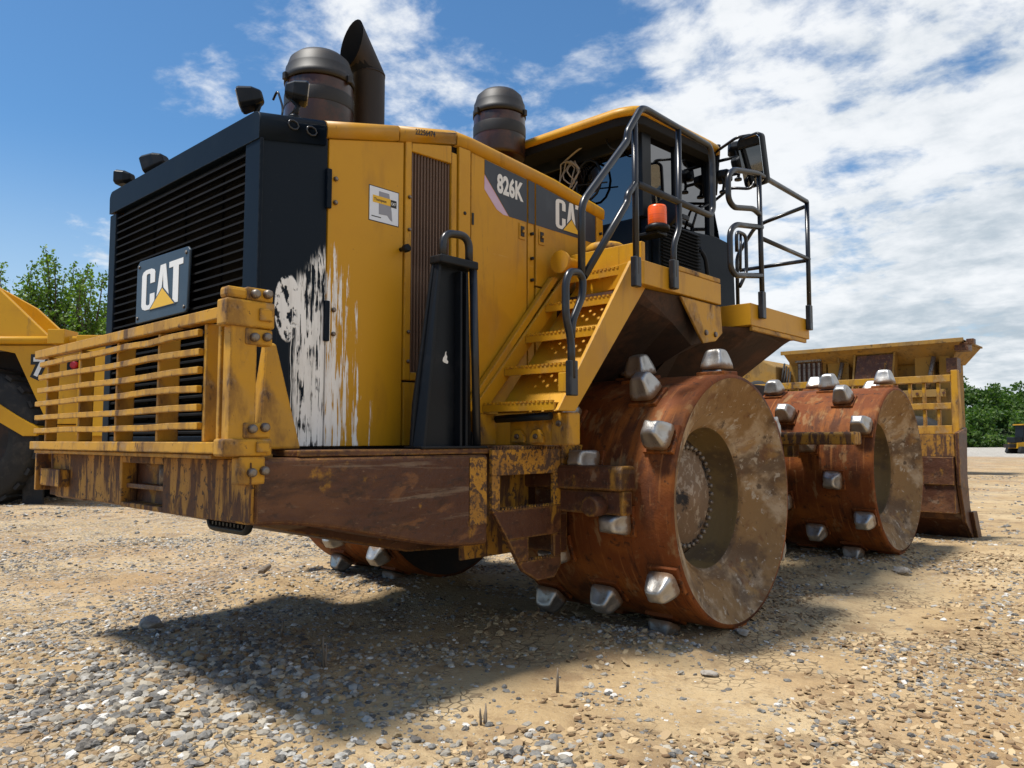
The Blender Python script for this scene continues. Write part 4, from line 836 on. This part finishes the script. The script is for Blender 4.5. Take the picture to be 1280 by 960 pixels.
for yy, za, zb in ((2.276, 2.175, 2.355), (2.705, 2.225, 2.41), (3.975, 2.185, 2.39), (4.878, 2.195, 2.405), (1.66, 1.51, 1.695)):
    if yy < 2: part('rail_bracket', YEL, MB().box(1.5205, 1.577, yy - .02, yy + .06, za + .02, zb - .06))
    part('rail_socket', RAIL, MB().box(1.578, 1.618, yy - .030, yy + .030, za, zb), bevel=.006)
rail([(1.09, 4.62, 2.9), (1.09, 4.62, 3.08), (1.09, 4.80, 3.08), (1.09, 4.80, 2.75), (1.09, 4.66, 2.6)], .016); rail([(1.09, 4.70, 3.07), (1.09, 4.68, 2.75)], .012)

# --- mirror and front lamps
ma = part('mirror_arm', RAIL, MB().tube(rounded([(1.10, 4.20, 3.64), (1.42, 3.98, 3.63), (1.50, 4.08, 3.66), (1.52, 4.10, 3.60)], .05), .012, 8), bevel=0); part('mirror_arm', RAIL, MB().tube(rounded([(1.10, 4.20, 3.24), (1.35, 4.0, 3.25), (1.50, 4.05, 3.22), (1.52, 4.08, 3.30)], .05), .012, 8), bevel=0)
mc = Vector((1.52, 4.06, 3.44)); mrot = Matrix.Rotation(R(-12), 3, 'Z') @ Matrix.Rotation(R(12), 3, 'X')
def mring(y, k, hw=.108, hh=.195):
    out = []
    for (cx, cz, a0) in ((hw - .04, hh - .04, 0), (-hw + .04, hh - .04, 90), (-hw + .05, -hh + .04, 180), (hw - .05, -hh + .04, 270)):
        for j in range(5): a = R(a0 + 22.5 * j); out.append(tuple(mc + mrot @ Vector(((cx + .04 * math.cos(a)) * k, y, (cz + .04 * math.sin(a)) * k))))
    return out
mir = part('wing_mirror', BLK, MB().loft([mring(-.03, .98), mring(-.022, 1.03), mring(.03, 1.0), mring(.055, .75)]), bevel=0)
part('mirror_glass', MIRR, MB().loft([mring(-.0335, .92), mring(-.0305, .93)], smooth=False), mir, bevel=0)
for c_, yw, pt in (((1.27, 4.26, 3.67), 200, 10), ((1.30, 4.24, 3.53), 170, -20), ((1.16, 4.25, 3.46), 190, 0)): lamp(c_, R(yw), R(pt), .85)
part('lamp_mast', BLK, MB().tube([(1.10, 4.22, 3.30), (1.13, 4.24, 3.72)], .022, 8).tube([(1.12, 4.23, 3.58), (1.30, 4.24, 3.58)], .014, 6).tube([(1.12, 4.23, 3.44), (1.30, 4.24, 3.44)], .014, 6), bevel=0)

# --- drums
ROWS = [(1.775, 28), (1.55, -7), (1.32, 16), (1.07, 38), (.82, 8)]
def tip_mesh():
    mb = MB(); rings = []
    for h, hx, hy, gro in ((0, .102, .094, .004), (.03, .099, .091, .012), (.07, .088, .079, .020), (.105, .076, .066, .018), (.124, .068, .057, .012), (.136, .056, .045, .006), (.141, .036, .028, .0)):
        pts = []
        for k in range(24):
            a = 2 * math.pi * k / 24; c_, s_ = math.cos(a), math.sin(a); q = (abs(c_) ** 4 + abs(s_) ** 4) ** .25
            x_, y_ = hx * c_ / q, hy * s_ / q; dip = gro * max(0, math.cos(2 * a * 1.0)) ** 2 if True else 0
            gy = gro * max(0, abs(s_) - .72) / .28; gx_ = gro * max(0, abs(c_) - .72) / .28
            pts.append((x_ - math.copysign(gx_, c_), y_ - math.copysign(gy, s_), h))
        rings.append(pts)
    mb.loft(rings); return mb
TIP = None
def drum(cx_in, cx_out, cy, cz, rad, phase, label=None):
    """cx_out is the open end; tips stand in five staggered rows"""
    global TIP
    sg = 1 if cx_out > cx_in else -1; xo = cx_out
    shell = MB().lathe((0, cy, cz), [(rad * .97, cx_in), (rad, cx_in + sg * .012), (rad, xo - sg * .02), (rad - .006, xo - sg * .004), (rad - .028, xo)], 'x', 96, False, False)
    D = part('drum', RUST, shell, bevel=0)
    part('inner_wall', DARK, MB().lathe((0, cy, cz), [(.30, cx_in + sg * .02), (rad * .972, cx_in + sg * .004)], 'x', 64, False, False), D, bevel=0)
    part('dished_end', DISH, MB().lathe((0, cy, cz), [(rad - .028, xo + sg * .0005), (rad - .05, xo - sg * .022), (rad - .13, xo - sg * .055), (rad - .135, xo - sg * .063), (rad - .20, xo - sg * .090), (.470, xo - sg * .19), (.462, xo - sg * .184), (.452, xo - sg * .195), (.44, xo - sg * .21)], 'x', 96, False, False), D, bevel=0)
    part('hub_well', mat_well, MB().lathe((0, cy, cz), [(.441, xo - sg * .209), (.435, xo - sg * .225), (.425, xo - sg * .40), (.36, xo - sg * .42)], 'x', 64, False, False), D, bevel=0)
    hub = part('hub', HUBM, MB().lathe((0, cy, cz), [(.40, xo - sg * .42), (.34, xo - sg * .395), (.335, xo - sg * .36), (.255, xo - sg * .35), (.24, xo - sg * .32), (.10, xo - sg * .31), (.09, xo - sg * .29), (.0, xo - sg * .29)], 'x', 64, True, False), D, bevel=0)
    bm_ = MB()
    for k in range(36):
        a = 6.2832 * k / 36; bm_.lathe((xo - sg * .37, cy + .315 * math.cos(a), cz + .315 * math.sin(a)), [(.016, 0), (.016, sg * .034), (.010, sg * .042)], 'x', 8)
    q = part('bolt_ring', BOLT, bm_, D, bevel=0); q['kind'] = 'stuff'
    for X, a0 in ROWS:
        X = sg * X
        for k in range(6):
            a = R(a0 + 60 * k + phase); dy, dz = -math.cos(a), math.sin(a)
            p = (X, cy + dy * (rad + .018), cz + dz * (rad + .018)); rot = (Vector((0, dy, dz)).to_track_quat('Z', 'X')).to_matrix()
            zc = Vector((0, dy, dz)); xc = Vector((1, 0, 0)); yc = zc.cross(xc); rm = Matrix((xc, yc, zc)).transposed().to_euler()
            if TIP is None:
                m_ = tip_mesh(); TIP = MB(); TIP.v = m_.v; TIP.f = m_.f; TIP.sm = m_.sm
                me = bpy.data.meshes.new('tip'); me.from_pydata(TIP.v, [], TIP.f); me.polygons.foreach_set('use_smooth', [True] * len(TIP.f)); me.materials.append(STEEL)
                bm = bmesh.new(); bm.from_mesh(me); bmesh.ops.recalc_face_normals(bm, faces=bm.faces); bm.to_mesh(me); bm.free(); TIP = me
                mb = MB(); mb.loft([[(hx * c1, hy * c2, h) for c1, c2 in ((1, 1), (-1, 1), (-1, -1), (1, -1))] for h, hx, hy in ((-.03, .096, .088), (.010, .095, .087), (.014, .09, .084))], smooth=False)
                me2 = bpy.data.meshes.new('tip_seat'); me2.from_pydata(mb.v, [], mb.f); me2.materials.append(RUST); drum.seat = me2
            o = bpy.data.objects.new('tip', TIP); s_ = bpy.data.objects.new('tip_seat', drum.seat)
            for ob, off in ((o, .016), (s_, -.016)):
                COL.objects.link(ob); ob.parent = D; pp = Vector(p) + Vector((0, dy, dz)) * off; ob.location = pp - Vector(WLOC[D.name]); ob.rotation_euler = rm
                if ob is o: ob.scale = (random.uniform(.82, .93), random.uniform(.82, .93), random.uniform(.78, 1.0)); ob.rotation_euler.rotate_axis('Z', random.uniform(-.06, .06))
    if label: D['label'] = label
    return D
mat_well = mat('olive hub well', (.135, .088, .030), .7, 0, [((.06, .038, .02), 3, .46, .64, .8), ((.36, .32, .26), 22, .64, .71, .7), ((.24, .17, .06), 7, .56, .7, .5)], [(24, .3, .008)])
drum(.68, 1.88, 2.93, .92, .77, 0, 'rear right rusty drum with polished steel tips and dished dusty end')
drum(.68, 1.88, 6.22, 1.01, .765, 1, 'front right rusty drum with polished steel tips')
drum(-.68, -1.88, 2.93, .92, .77, 12, 'rear left drum mostly hidden under the counterweight'); drum(-.68, -1.88, 6.22, 1.01, .765, 25)
part('axle', DARK, MB().lathe((0, 2.93, .92), [(.20, -.70), (.22, -.4), (.30, -.12), (.30, .12), (.22, .4), (.20, .70)], 'x', 24), bevel=0)
part('axle', DARK, MB().lathe((0, 6.22, 1.01), [(.20, -.70), (.22, -.4), (.30, -.12), (.30, .12), (.22, .4), (.20, .70)], 'x', 24), bevel=0)
part('rear_frame', DARK, MB().box(-.60, .60, 2.0, 4.3, .95, 1.75)); part('rear_frame', DARK, MB().box(-.66, .66, 2.9, 4.5, 1.55, 2.36))
part('articulation_hitch', DARK, MB().lathe((0, 4.62, .65), [(.16, 0), (.16, .95)], 'z', 20), bevel=0)
part('front_frame', FEND, MB().prism('x', [(4.7, .75), (7.1, .75), (7.1, 1.55), (6.6, 1.85), (4.9, 1.85), (4.7, 1.4)], -.58, .58))
# cleaner bar behind the front drum
part('cleaner_bar', YELM, MB().prism('x', [(5.18, 1.24), (5.18, 1.33), (5.20, 1.35), (5.33, 1.35), (5.36, 1.325), (5.36, 1.24)], .55, 1.83), bevel=.012)
part('cleaner_bar_mount', CWB, MB().box(.55, 1.30, 5.20, 5.33, 1.13, 1.239))
# blade with its trash rack
bl = MB(); 
prof = [(8.05, 1.36), (8.12, 1.36), (8.02, 1.05), (8.00, .75), (8.08, .45), (8.30, .20), (8.26, .17), (7.98, .42), (7.90, .74), (7.92, 1.06)]
blade = part('blade', CWB, MB().prism('x', prof, -2.0, 2.0), bevel=0)
blade['label'] = 'worn steel front blade with yellow trash rack'
part('blade_top_beam', YELM, MB().box(-2.0, 1.985, 7.78, 8.05, 1.10, 1.34), blade); part('blade_low_beam', CWB, MB().box(-2.0, 1.985, 7.74, 7.97, .50, .80), blade)
part('blade_rib', CWB, MB().box(1.68, 1.98, 7.72, 7.90, .801, 1.099), blade); part('blade_rib', CWB, MB().box(.6, .7, 7.72, 7.95, .80, 1.10), blade)
part('end_plate', CWB, MB().prism('x', [(7.78, 1.36), (8.16, 1.42), (8.10, .9), (8.16, .55), (8.48, .15), (8.36, .12), (7.95, .40), (7.78, .8)], 1.99, 2.03), blade)
part('end_bit', CWB, MB().prism('x', [(8.10, .50), (8.28, .50), (8.52, .10), (8.34, .10)], 2.031, 2.07), blade); part('cutting_edge', CWB, MB().box(-2.0, 2.0, 8.24, 8.34, .14, .24), blade)
for za, zb in ((1.92, 2.0), (1.62, 1.69), (1.345, 1.44)): part('rack_rail', YELW, MB().box(-2.0, 1.93, 7.97, 8.05, za, zb), blade)
part('rack_post', YELW, MB().prism('x', [(7.96, 1.345), (8.12, 1.345), (8.06, 2.05), (7.98, 2.05)], 1.931, 2.0), blade)
for k in range(26):
    xx = 1.80 - k * .145
    part('rack_bar', YELW, MB().box(xx - .02, xx + .015, 7.99, 8.03, 1.691, 1.919), blade); part('rack_bar', YELW, MB().box(xx - .02, xx + .015, 7.99, 8.03, 1.441, 1.619), blade)
for s in (-1, 1): part('push_arm', FEND, MB().box(s * .5 - .09, s * .5 + .09, 6.9, 7.9, .55, .85))

# ================================================================== other machines in the yard
def frame_parts(root, rotz):
    """parts are built in the thing's own axes (x along it, y away, z up) and turned with it"""
    root.rotation_euler = (0, 0, rotz); base = Vector(WLOC[root.name])
    def p(name, m, mb, parent=None, bevel=.01):
        mb.v = [tuple(Vector(v) + base) for v in mb.v]
        return mb.build(name, m, parent or root, bevel=bevel)
    return p
# --- dump truck at the left: seen from its side, parallel to the picture
TR = thing('dump_truck', 'yellow dump truck parked at left behind the rear guard', 'dump truck', (4.07 - .676 * 14 - .737 * 8.2, -1.5 + .737 * 14 - .676 * 8.2, 0))
tp = frame_parts(TR, R(42.5))
S_ = 14 / 961.
def tx(px): return (px - 640) * S_ + 8.2
def tz(py): return 1.28 + (550 - py) * S_
bed = tp('dump_body', FRESH, MB().prism('y', [(tx(-330), tz(330)), (tx(-40), tz(330)), (tx(56), tz(419)), (tx(56), tz(424)), (tx(-330), tz(424))], 0, .10))
def fx(px, dy): return (px - 640) * (14 + dy) / 961. + 8.2
def fz(py, dy): return 1.28 + (550 - py) * (14 + dy) / 961.
tp('dump_body_side', FRESH, MB().prism('y', [(fx(-330, 2.6), fz(340, 2.6)), (fx(-40, 2.6), fz(340, 2.6)), (fx(40, 2.6), fz(384, 2.6)), (fx(78, 2.6), fz(418, 2.6)), (fx(-330, 2.6), fz(424, 2.6))], 2.6, 2.7)); tp('dump_floor', FRESH, MB().hexa([(tx(-330), .1, tz(424)), (tx(56), .1, tz(424)), (fx(78, 2.6), 2.6, tz(424)), (tx(-330), 2.6, tz(424))], [(tx(-330), .1, tz(421)), (tx(54), .1, tz(421)), (fx(77, 2.6), 2.6, tz(421)), (tx(-330), 2.6, tz(421))]))
tp('dump_front_wall', FRESH, MB().hexa([(tx(50), .10, tz(420)), (tx(56), .10, tz(420)), (fx(78, 2.6), 2.6, tz(420)), (fx(72, 2.6), 2.6, tz(420))], [(tx(-42), .1, tz(332)), (tx(-38), .1, tz(332)), (fx(-38, 2.6), 2.6, fz(342, 2.6)), (fx(-42, 2.6), 2.6, fz(342, 2.6))]))
tp('side_rail', FRESH, MB().tube([(tx(-330), -.02, tz(425)), (tx(150), -.02, tz(425))], .075, 12), bevel=0)
tp('rail_block', FRESH, MB().box(tx(66), tx(87), -.25, .2, tz(431), tz(413)))
tp('rail_block', FRESH, MB().box(tx(100), tx(135), -.2, .5, tz(429), tz(420)))
side = tp('side_panel', FRESH, MB().prism('y', [(tx(-330), tz(431)), (tx(150), tz(431)), (tx(150), tz(530)), (tx(60), tz(530)), (tx(15), tz(441)), (tx(-20), tz(434)), (tx(-330), tz(436))], .02, .10))
vs_, fs_ = text2d('7', .46, .018, .95); 
b0 = MB().add([(tx(37) + a, -.001, tz(470) + b_) for a, b_ in vs_], fs_); vs2, fs2 = text2d('7', .46, .075, .95)
tp('number_outline', INK, MB().add([(tx(39) + a, .012, tz(469) + b_) for a, b_ in vs2], fs2), side, bevel=0); tp('number', WHITE, MB().add([(tx(39) + a, .004, tz(469) + b_) for a, b_ in vs_], fs_), side, bevel=0)  # wider black digit printed behind the white one as its outline
tp('number', WHITE, MB().box(tx(117), tx(121), .002, .012, tz(464), tz(449)), side, bevel=0)
tp('cross_member', FRESH, MB().box(tx(60), tx(135), .12, .5, tz(600), tz(531))); tp('rear_panel', FRESH, MB().box(tx(104), tx(137), -.2, .0, tz(545), tz(432)))
tp('tail_lamp', RED, MB().lathe((tx(97), -.12, tz(457)), [(.07, 0), (.07, -.06), (.04, -.08)], 'y', 14), bevel=0); tp('tail_lamp_box', BLK, MB().box(tx(86), tx(100), -.11, .02, tz(465), tz(449)))
tp('brace', FRESH, MB().prism('y', [(tx(-60), tz(470)), (tx(-60), tz(495)), (tx(28), tz(545)), (tx(45), tz(545)), (tx(47), tz(535)), (tx(20), tz(520))], .05, .35))
tp('chassis', DARK, MB().box(tx(-330), tx(120), .9, 2.4, tz(560), tz(432))); tp('gearbox', YELW, MB().box(tx(12), tx(36), .5, .9, tz(515), tz(498)))
tp('mud_flap', RUBBER, MB().box(tx(20), tx(46), .3, .36, tz(640), tz(545))); tp('bumper', FRESH, MB().box(tx(42), tx(80), .4, 1.2, tz(608), tz(560)))
def tyre(px, yy, rr, w=.75):
    t = tp('wheel', RUBBER, MB().lathe((tx(px), yy, rr), [(rr * .62, 0), (rr * .93, 0), (rr, w * .12), (rr, w * .88), (rr * .93, w), (rr * .62, w)], 'y', 48, False, False), bevel=0)
    tp('rim', DARK, MB().lathe((tx(px), yy, rr), [(rr * .63, .02), (rr * .58, .10), (rr * .30, .16), (rr * .28, .05), (.02, .05)], 'y', 32, False, False), t, bevel=0)
    lug = MB()
    for k in range(26):
        a = 6.283 * k / 26; c_, s_ = math.cos(a), math.sin(a); u = (-s_, c_); q = []
        for y_ in (.02, w - .02):
            for e, rad_ in ((-.07, rr * .985), (.07, rr * .985), (.06, rr * 1.03), (-.06, rr * 1.03)): q.append((tx(px) + c_ * rad_ + u[0] * e, yy + y_, rr + s_ * rad_ + u[1] * e))
        lug.hexa(q[:4], q[4:])
    tp('tread_lugs', RUBBER, lug, t, bevel=0)
tyre(-48, .1, 1.32); tyre(-48, 2.3, 1.32); tyre(-290, .1, 1.32); tyre(-290, 2.3, 1.32)

# --- dirty yellow machine body standing behind the blade
DT = thing('scraper_body', 'dirty yellow machine body with overhanging top plate behind the front blade', 'machine', (-4.5, 26, .16))
dp = frame_parts(DT, 0)
def dq(x, y, z): return (x + 4.5, y - 26, z - .16)
def dbox(x0, x1, y0, y1, z0, z1): a = dq(x0, y0, z0); b_ = dq(x1, y1, z1); return MB().box(a[0], b_[0], a[1], b_[1], a[2], b_[2])
dp('top_plate', FADED_YELLOW, dbox(-7.1, -1.5, 24.7, 27.5, 4.28, 4.34)); dp('top_lip', FADED_YELLOW, dbox(-7.1, -1.45, 24.62, 24.69, 4.24, 4.37))
dp('top_underside', FADED_YELLOW, MB().hexa([dq(-7.0, 25.6, 3.75), dq(-2.0, 25.6, 3.75), dq(-2.0, 27.4, 3.75), dq(-7.0, 27.4, 3.75)], [dq(-7.05, 24.75, 4.275), dq(-1.55, 24.75, 4.275), dq(-1.55, 27.45, 4.275), dq(-7.05, 27.45, 4.275)]))
dp('back_wall', FADED_YELLOW, dbox(-7.0, -2.05, 25.8, 27.3, 1.1, 3.76))
for xa, xb in ((-5.75, -5.05), (-3.0, -2.45), (-2.3, -2.0), (-7.1, -6.85)): dp('body_post', FADED_YELLOW, dbox(xa, xb, 25.35, 25.79, 1.2, 4.1))
for xx in (-4.25, -3.65, -5.3): dp('hanger', FADED_YELLOW, dbox(xx - .03, xx + .03, 25.1, 25.14, 3.9, 4.27))
dp('grille_frame', FADED_YELLOW, dbox(-6.85, -5.80, 25.30, 25.40, 3.0, 4.15)); dp('dirty_grille', CWB, dbox(-6.75, -5.9, 25.22, 25.29, 3.05, 3.98)); dp('grille_lip', BOLT, dbox(-6.78, -5.88, 25.10, 25.22, 3.99, 4.10))
for k in range(5): dp('grille_slat', BOLT, dbox(-6.7 + k * .17, -6.62 + k * .17, 25.15, 25.215, 3.1, 3.95))
dp('grey_shield', CWB, MB().hexa([dq(-4.75, 24.9, 3.1), dq(-3.6, 24.9, 3.1), dq(-3.6, 24.95, 3.1), dq(-4.75, 24.95, 3.1)], [dq(-4.65, 25.0, 4.06), dq(-3.5, 25.0, 4.06), dq(-3.5, 25.05, 4.06), dq(-4.65, 25.05, 4.06)]))
for xx in (-4.8, -3.57): dp('shield_stay', FADED_YELLOW, MB().hexa([dq(xx - .03, 24.88, 2.9), dq(xx + .03, 24.88, 2.9), dq(xx + .03, 25.3, 2.9), dq(xx - .03, 25.3, 2.9)], [dq(xx + .05, 24.98, 4.12), dq(xx + .11, 24.98, 4.12), dq(xx + .11, 25.3, 4.12), dq(xx + .05, 25.3, 4.12)]))
dp('hinge_row', CWB, dbox(-1.75, -1.38, 24.9, 25.4, 4.0, 4.24)); dp('hinge_row', CWB, dbox(-2.0, -1.7, 24.9, 25.4, 3.35, 3.8)); dp('hinge_row', CWB, dbox(-1.45, -1.25, 25.0, 25.3, 4.2, 4.36))
dp('engine_cover', FADED_YELLOW, MB().prism('y', [(dq(-9.1, 0, 0)[0], 2.4), (dq(-9.1, 0, 0)[0], 3.85), (dq(-8.6, 0, 0)[0], 4.05), (dq(-7.9, 0, 0)[0], 4.0), (dq(-7.35, 0, 0)[0], 3.72), (dq(-7.35, 0, 0)[0], 2.4)], -1.2, 1.2), bevel=.05)
dp('engine_pod', YELM, dbox(-7.35, -7.1, 25.5, 26.6, 2.4, 3.9)); dp('side_beam', FADED_YELLOW, dbox(-7.3, -2.1, 24.95, 25.2, 2.62, 2.85)); dp('axle_box', FADED_YELLOW, dbox(-6.8, -2.2, 25.2, 27.0, .9, 1.5))
dp('lower_box', FADED_YELLOW, dbox(-4.3, -3.2, 25.0, 25.75, 1.6, 2.6)); dp('lower_box', FADED_YELLOW, dbox(-3.1, -2.4, 25.2, 25.75, 1.75, 2.62))
for xx in (-8.2, -2.9):
    w_ = MB().lathe(dq(xx, 24.6, 1.1), [(.55, 0), (.86, 0), (.94, .08), (.94, .55), (.86, .62), (.55, .62)], 'y', 36, False, False); t = dp('wheel', RUBBER, w_, bevel=0)
    dp('rim', YELM, MB().lathe(dq(xx, 24.62, 1.1), [(.56, 0), (.50, .1), (.2, .14), (.02, .14)], 'y', 24, False, False), t, bevel=0)
for k in range(4): dp('hose', RUBBER, MB().tube(rounded([dq(-7.25 + k * .07, 25.3, 4.0 - k * .1), dq(-7.2 + k * .08, 25.0, 3.6 - k * .12), dq(-7.3 + k * .05, 25.1, 3.0)], .15), .035, 6), bevel=0)
for xx in (-5.4, -2.6): dp('lift_cylinder', BOLT, MB().tube([dq(xx, 25.15, 2.9), dq(xx + .2, 25.2, 3.9)], .07, 10), bevel=0)
for k in range(7): dp('bolt_head', CWB, MB().lathe(dq(-6.6 + k * .75, 24.94, 2.73), [(.05, 0), (.045, -.03)], 'y', 8), bevel=0)
t = dp('wheel', RUBBER, MB().lathe(dq(-8.05, 24.7, 2.85), [(.2, 0), (.50, 0), (.56, .06), (.56, .3), (.2, .3)], 'y', 30, False, False), bevel=0)

# --- small crawler tractor far off at the right edge
far_c = (4.07 - .676 * 62 + .737 * 41.2, -1.5 + .737 * 62 + .676 * 41.2)
BZ = thing('crawler_tractor', 'small far yellow crawler tractor with dark cab at the right edge', 'bulldozer', (*far_c, .16)); bp_ = frame_parts(BZ, R(42.5))
bp_('body', YEL, MB().prism('y', [(-.9, .45), (2.2, .45), (2.2, 1.35), (1.0, 1.4), (.9, 1.0), (-.9, .9)], -.6, .6)); bp_('cab', BLK, MB().prism('y', [(-.4, 1.0), (.9, 1.0), (.8, 2.3), (-.3, 2.3)], -.5, .5)); bp_('cab_roof', YEL, MB().box(-.45, .95, -.6, .6, 2.301, 2.40))
for yy in (-.95, .62): bp_('track', RUBBER, MB().prism('y', [(-1.0, .15), (-.8, 0), (1.5, 0), (1.75, .2), (1.6, .6), (-.85, .6)], yy, yy + .33), bevel=.05)
bp_('blade', YEL, MB().prism('y', [(2.5, .05), (2.62, .05), (2.52, .5), (2.62, 1.0), (2.5, 1.0), (2.40, .5)], -1.3, 1.3)); bp_('ripper', DARK, MB().box(-1.4, -.92, -.4, .4, .5, .8)); bp_('hood_pod', BLK, MB().box(-1.05, -.45, -.5, .5, .91, 1.35)); bp_('blade_arm', YEL, MB().box(1.3, 2.45, -.72, -.61, .3, .45).box(1.3, 2.45, .61, .72, .3, .45))

# ================================================================== trees
def leaf_mat(name, a, b_, c_):
    M = bpy.data.materials.new(name); M.use_nodes = True; g = G(M.node_tree); p = g.N['Principled BSDF']; ge = g.node('ShaderNodeNewGeometry')
    r = g.node('ShaderNodeValToRGB'); g.put(r.inputs[0], ge.outputs['Random Per Island']); r.color_ramp.elements[0].color = (*a, 1); r.color_ramp.elements[1].color = (*b_, 1); e = r.color_ramp.elements.new(.5); e.color = (*c_, 1)
    g.put(p.inputs['Base Color'], r.outputs[0]); p.inputs['Roughness'].default_value = .5; p.inputs['Specular IOR Level'].default_value = .3
    tr = g.node('ShaderNodeBsdfTranslucent'); g.put(tr.inputs[0], g.mix(1.0, r.outputs[0], (1.2, 1.5, .5), 'MULTIPLY')); mx = g.node('ShaderNodeMixShader', None, Fac=.35)
    o = g.N['Material Output']; g.L.new(p.outputs[0], mx.inputs[1]); g.L.new(tr.outputs[0], mx.inputs[2]); g.L.new(mx.outputs[0], o.inputs[0]); return M
LEAF = leaf_mat('bright green leaves', (.06, .12, .018), (.17, .25, .035), (.105, .175, .026)); BARK = mat('grey brown bark', (.10, .075, .055), .9, 0, [((.05, .04, .03), 14, .45, .6, .8)])
WOODL = leaf_mat('mixed woodland leaves', (.028, .066, .014), (.11, .165, .034), (.058, .11, .022))
def leaves(C, size, rg):
    n = len(C); Rm = rotm(n); s = size * rg.uniform(.6, 1.3, n); base = np.array([(-.5, 0, 0), (-.1, -.34, .06), (.5, 0, 0), (-.1, .34, .06)])
    V = np.einsum('nij,kj->nki', Rm, base) * s[:, None, None] + C[:, None, :]
    return V.reshape(-1, 3), np.arange(4 * n).reshape(n, 4)
def tree(x, y, h, spread, label, seed, nshoot=26):
    rg = np.random.default_rng(seed); random.seed(seed); z0 = float(Hgt(x, y))
    T = thing('broadleaf_tree', label, 'tree', (x, y, z0), 'leafy trees behind the dump truck'); mb = MB(); C = []
    mb.tube([(x, y, z0 - .1), (x + .1, y, z0 + h * .25), (x - .1, y + .1, z0 + h * .5), (x, y, z0 + h * .7)], .2, 9, rad=[.24, .2, .14, .07])
    for k in range(nshoot):
        a = rg.uniform(0, 6.283); st_ = rg.uniform(.18, .62); ln = h * rg.uniform(.28, .48) * (1.1 - st_ * .35); out_ = spread * rg.uniform(.25, 1.0)
        p0 = np.array([x, y, z0 + h * st_]); tip_ = np.array([x + math.cos(a) * out_, y + math.sin(a) * out_, min(z0 + h * rg.uniform(.93, 1.0) - out_ * .75, z0 + h * st_ + ln)])
        pts = []
        for j in range(6): t = j / 5; q = p0 * (1 - t) + tip_ * t; q[:2] = p0[:2] * (1 - t ** .6) + tip_[:2] * t ** .6; q = q + rg.normal(0, .05, 3); pts.append(q)
        mb.tube([tuple(q) for q in pts], .05, 5, rad=[.07, .055, .045, .034, .022, .01])
        for j in range(95):
            t = rg.uniform(.18, 1.02); i = min(4, int(t * 5)); q = pts[i] + (pts[i + 1] - pts[i]) * (t * 5 - i); r_ = .34 * (1.15 - t) + .09
            cl = q + rg.normal(0, r_ * .8, 3) * np.array([1, 1, .8]); C.append(cl)
            if j % 3 == 0:
                for _ in range(3): C.append(cl + rg.normal(0, .11, 3))
    mb.build('trunk', BARK, T)
    V, F = leaves(np.array(C), .17, rg); o = np_mesh('crown', V - np.array([x, y, z0]), F, LEAF, False); o.parent = T; return T
def along(px, dist): l = (px - 640) / 961 * dist; return (4.07 - .676 * dist + .737 * l, -1.5 + .737 * dist + .676 * l)
for px, dist, top, sp, lab, sd in ((12, 34, 318, 1.7, 'bushy tree whose crown rises over the dump body at far left', 1), (66, 36, 296, 1.5, 'tallest leafy tree, its thin top shoot above the truck', 2), (108, 35, 330, 1.6, 'leafy tree between the tallest tree and the dark grille', 3), (142, 38, 366, 1.7, 'low leafy tree partly hidden by the grille edge', 4)):
    X, Y = along(px, dist); tree(X, Y, 1.28 + (550 - top) / 961 * dist, sp, lab, sd)

# --- wooded hill on the right, one far mass of trees on a rise
HILL = mat('wooded slope soil', (.05, .07, .025), .95)
def hillz(px, dist):                        # crest of the rise as seen along the yard's edge
    t = np.clip((px - 700) / 700, 0, 1.6); return (7.0 * (1 - sst(t, .55, 1.35)) + .9) * sst(dist, 114, 150)
hx = np.linspace(560, 1720, 60); hd = np.linspace(112, 260, 24); V = []
for a in hx:
    for d_ in hd: X, Y = along(a, d_); V.append((X, Y, float(hillz(a, d_)) + .3 - (2 if d_ <= 113 else 0)))
I = np.arange(len(hx) * len(hd)).reshape(len(hx), len(hd)); F = np.stack([I[:-1, :-1], I[1:, :-1], I[1:, 1:], I[:-1, 1:]], -1).reshape(-1, 4)
o = np_mesh('hill', np.array(V), F, HILL); o['kind'] = 'structure'
rg = np.random.default_rng(5); VV = []; FF = []; off = 0
def crown(X, Y, zb, h, w, n, size):
    global off
    k = rg.integers(5, 9); cs = np.stack([rg.normal(0, w * .33, k), rg.normal(0, w * .33, k), zb + h * rg.uniform(.42, .92, k)], -1); r = w * rg.uniform(.20, .34, k); cs[0] = (0, 0, zb + h * .9)
    i = rg.integers(0, k, n); dirs = rg.normal(size=(n, 3)); dirs /= np.linalg.norm(dirs, axis=1)[:, None]
    C = cs[i] + dirs * (r[i] * rg.uniform(.55, 1.05, n))[:, None] * np.array([1, 1, .85]) + np.array([X, Y, 0]); V, F = leaves(C, size, rg); VV.append(V); FF.append(F + off); off += len(V)
for k in range(520):
    px = rg.uniform(580, 1700); d_ = 115 + 50 * rg.random(); X, Y = along(px, d_); h = rg.uniform(3.0, 5.0) * (1.0 if rg.random() < .88 else 1.35)
    crown(X, Y, float(hillz(px, d_)), h, h * .85, 420 if 900 < px < 1320 else 90, .62 if 900 < px < 1320 else 1.5)
for k in range(90):
    px = rg.uniform(580, 1700); X, Y = along(px, 113 + rg.random() * 3); crown(X, Y, -.6, rg.uniform(1.8, 3.2), 3.4, 200, .7)
o = np_mesh('woodland', np.concatenate(VV), np.concatenate(FF), WOODL, False); tag(o, 'dense green woodland covering the far hillside at right', 'woodland', kind='stuff')
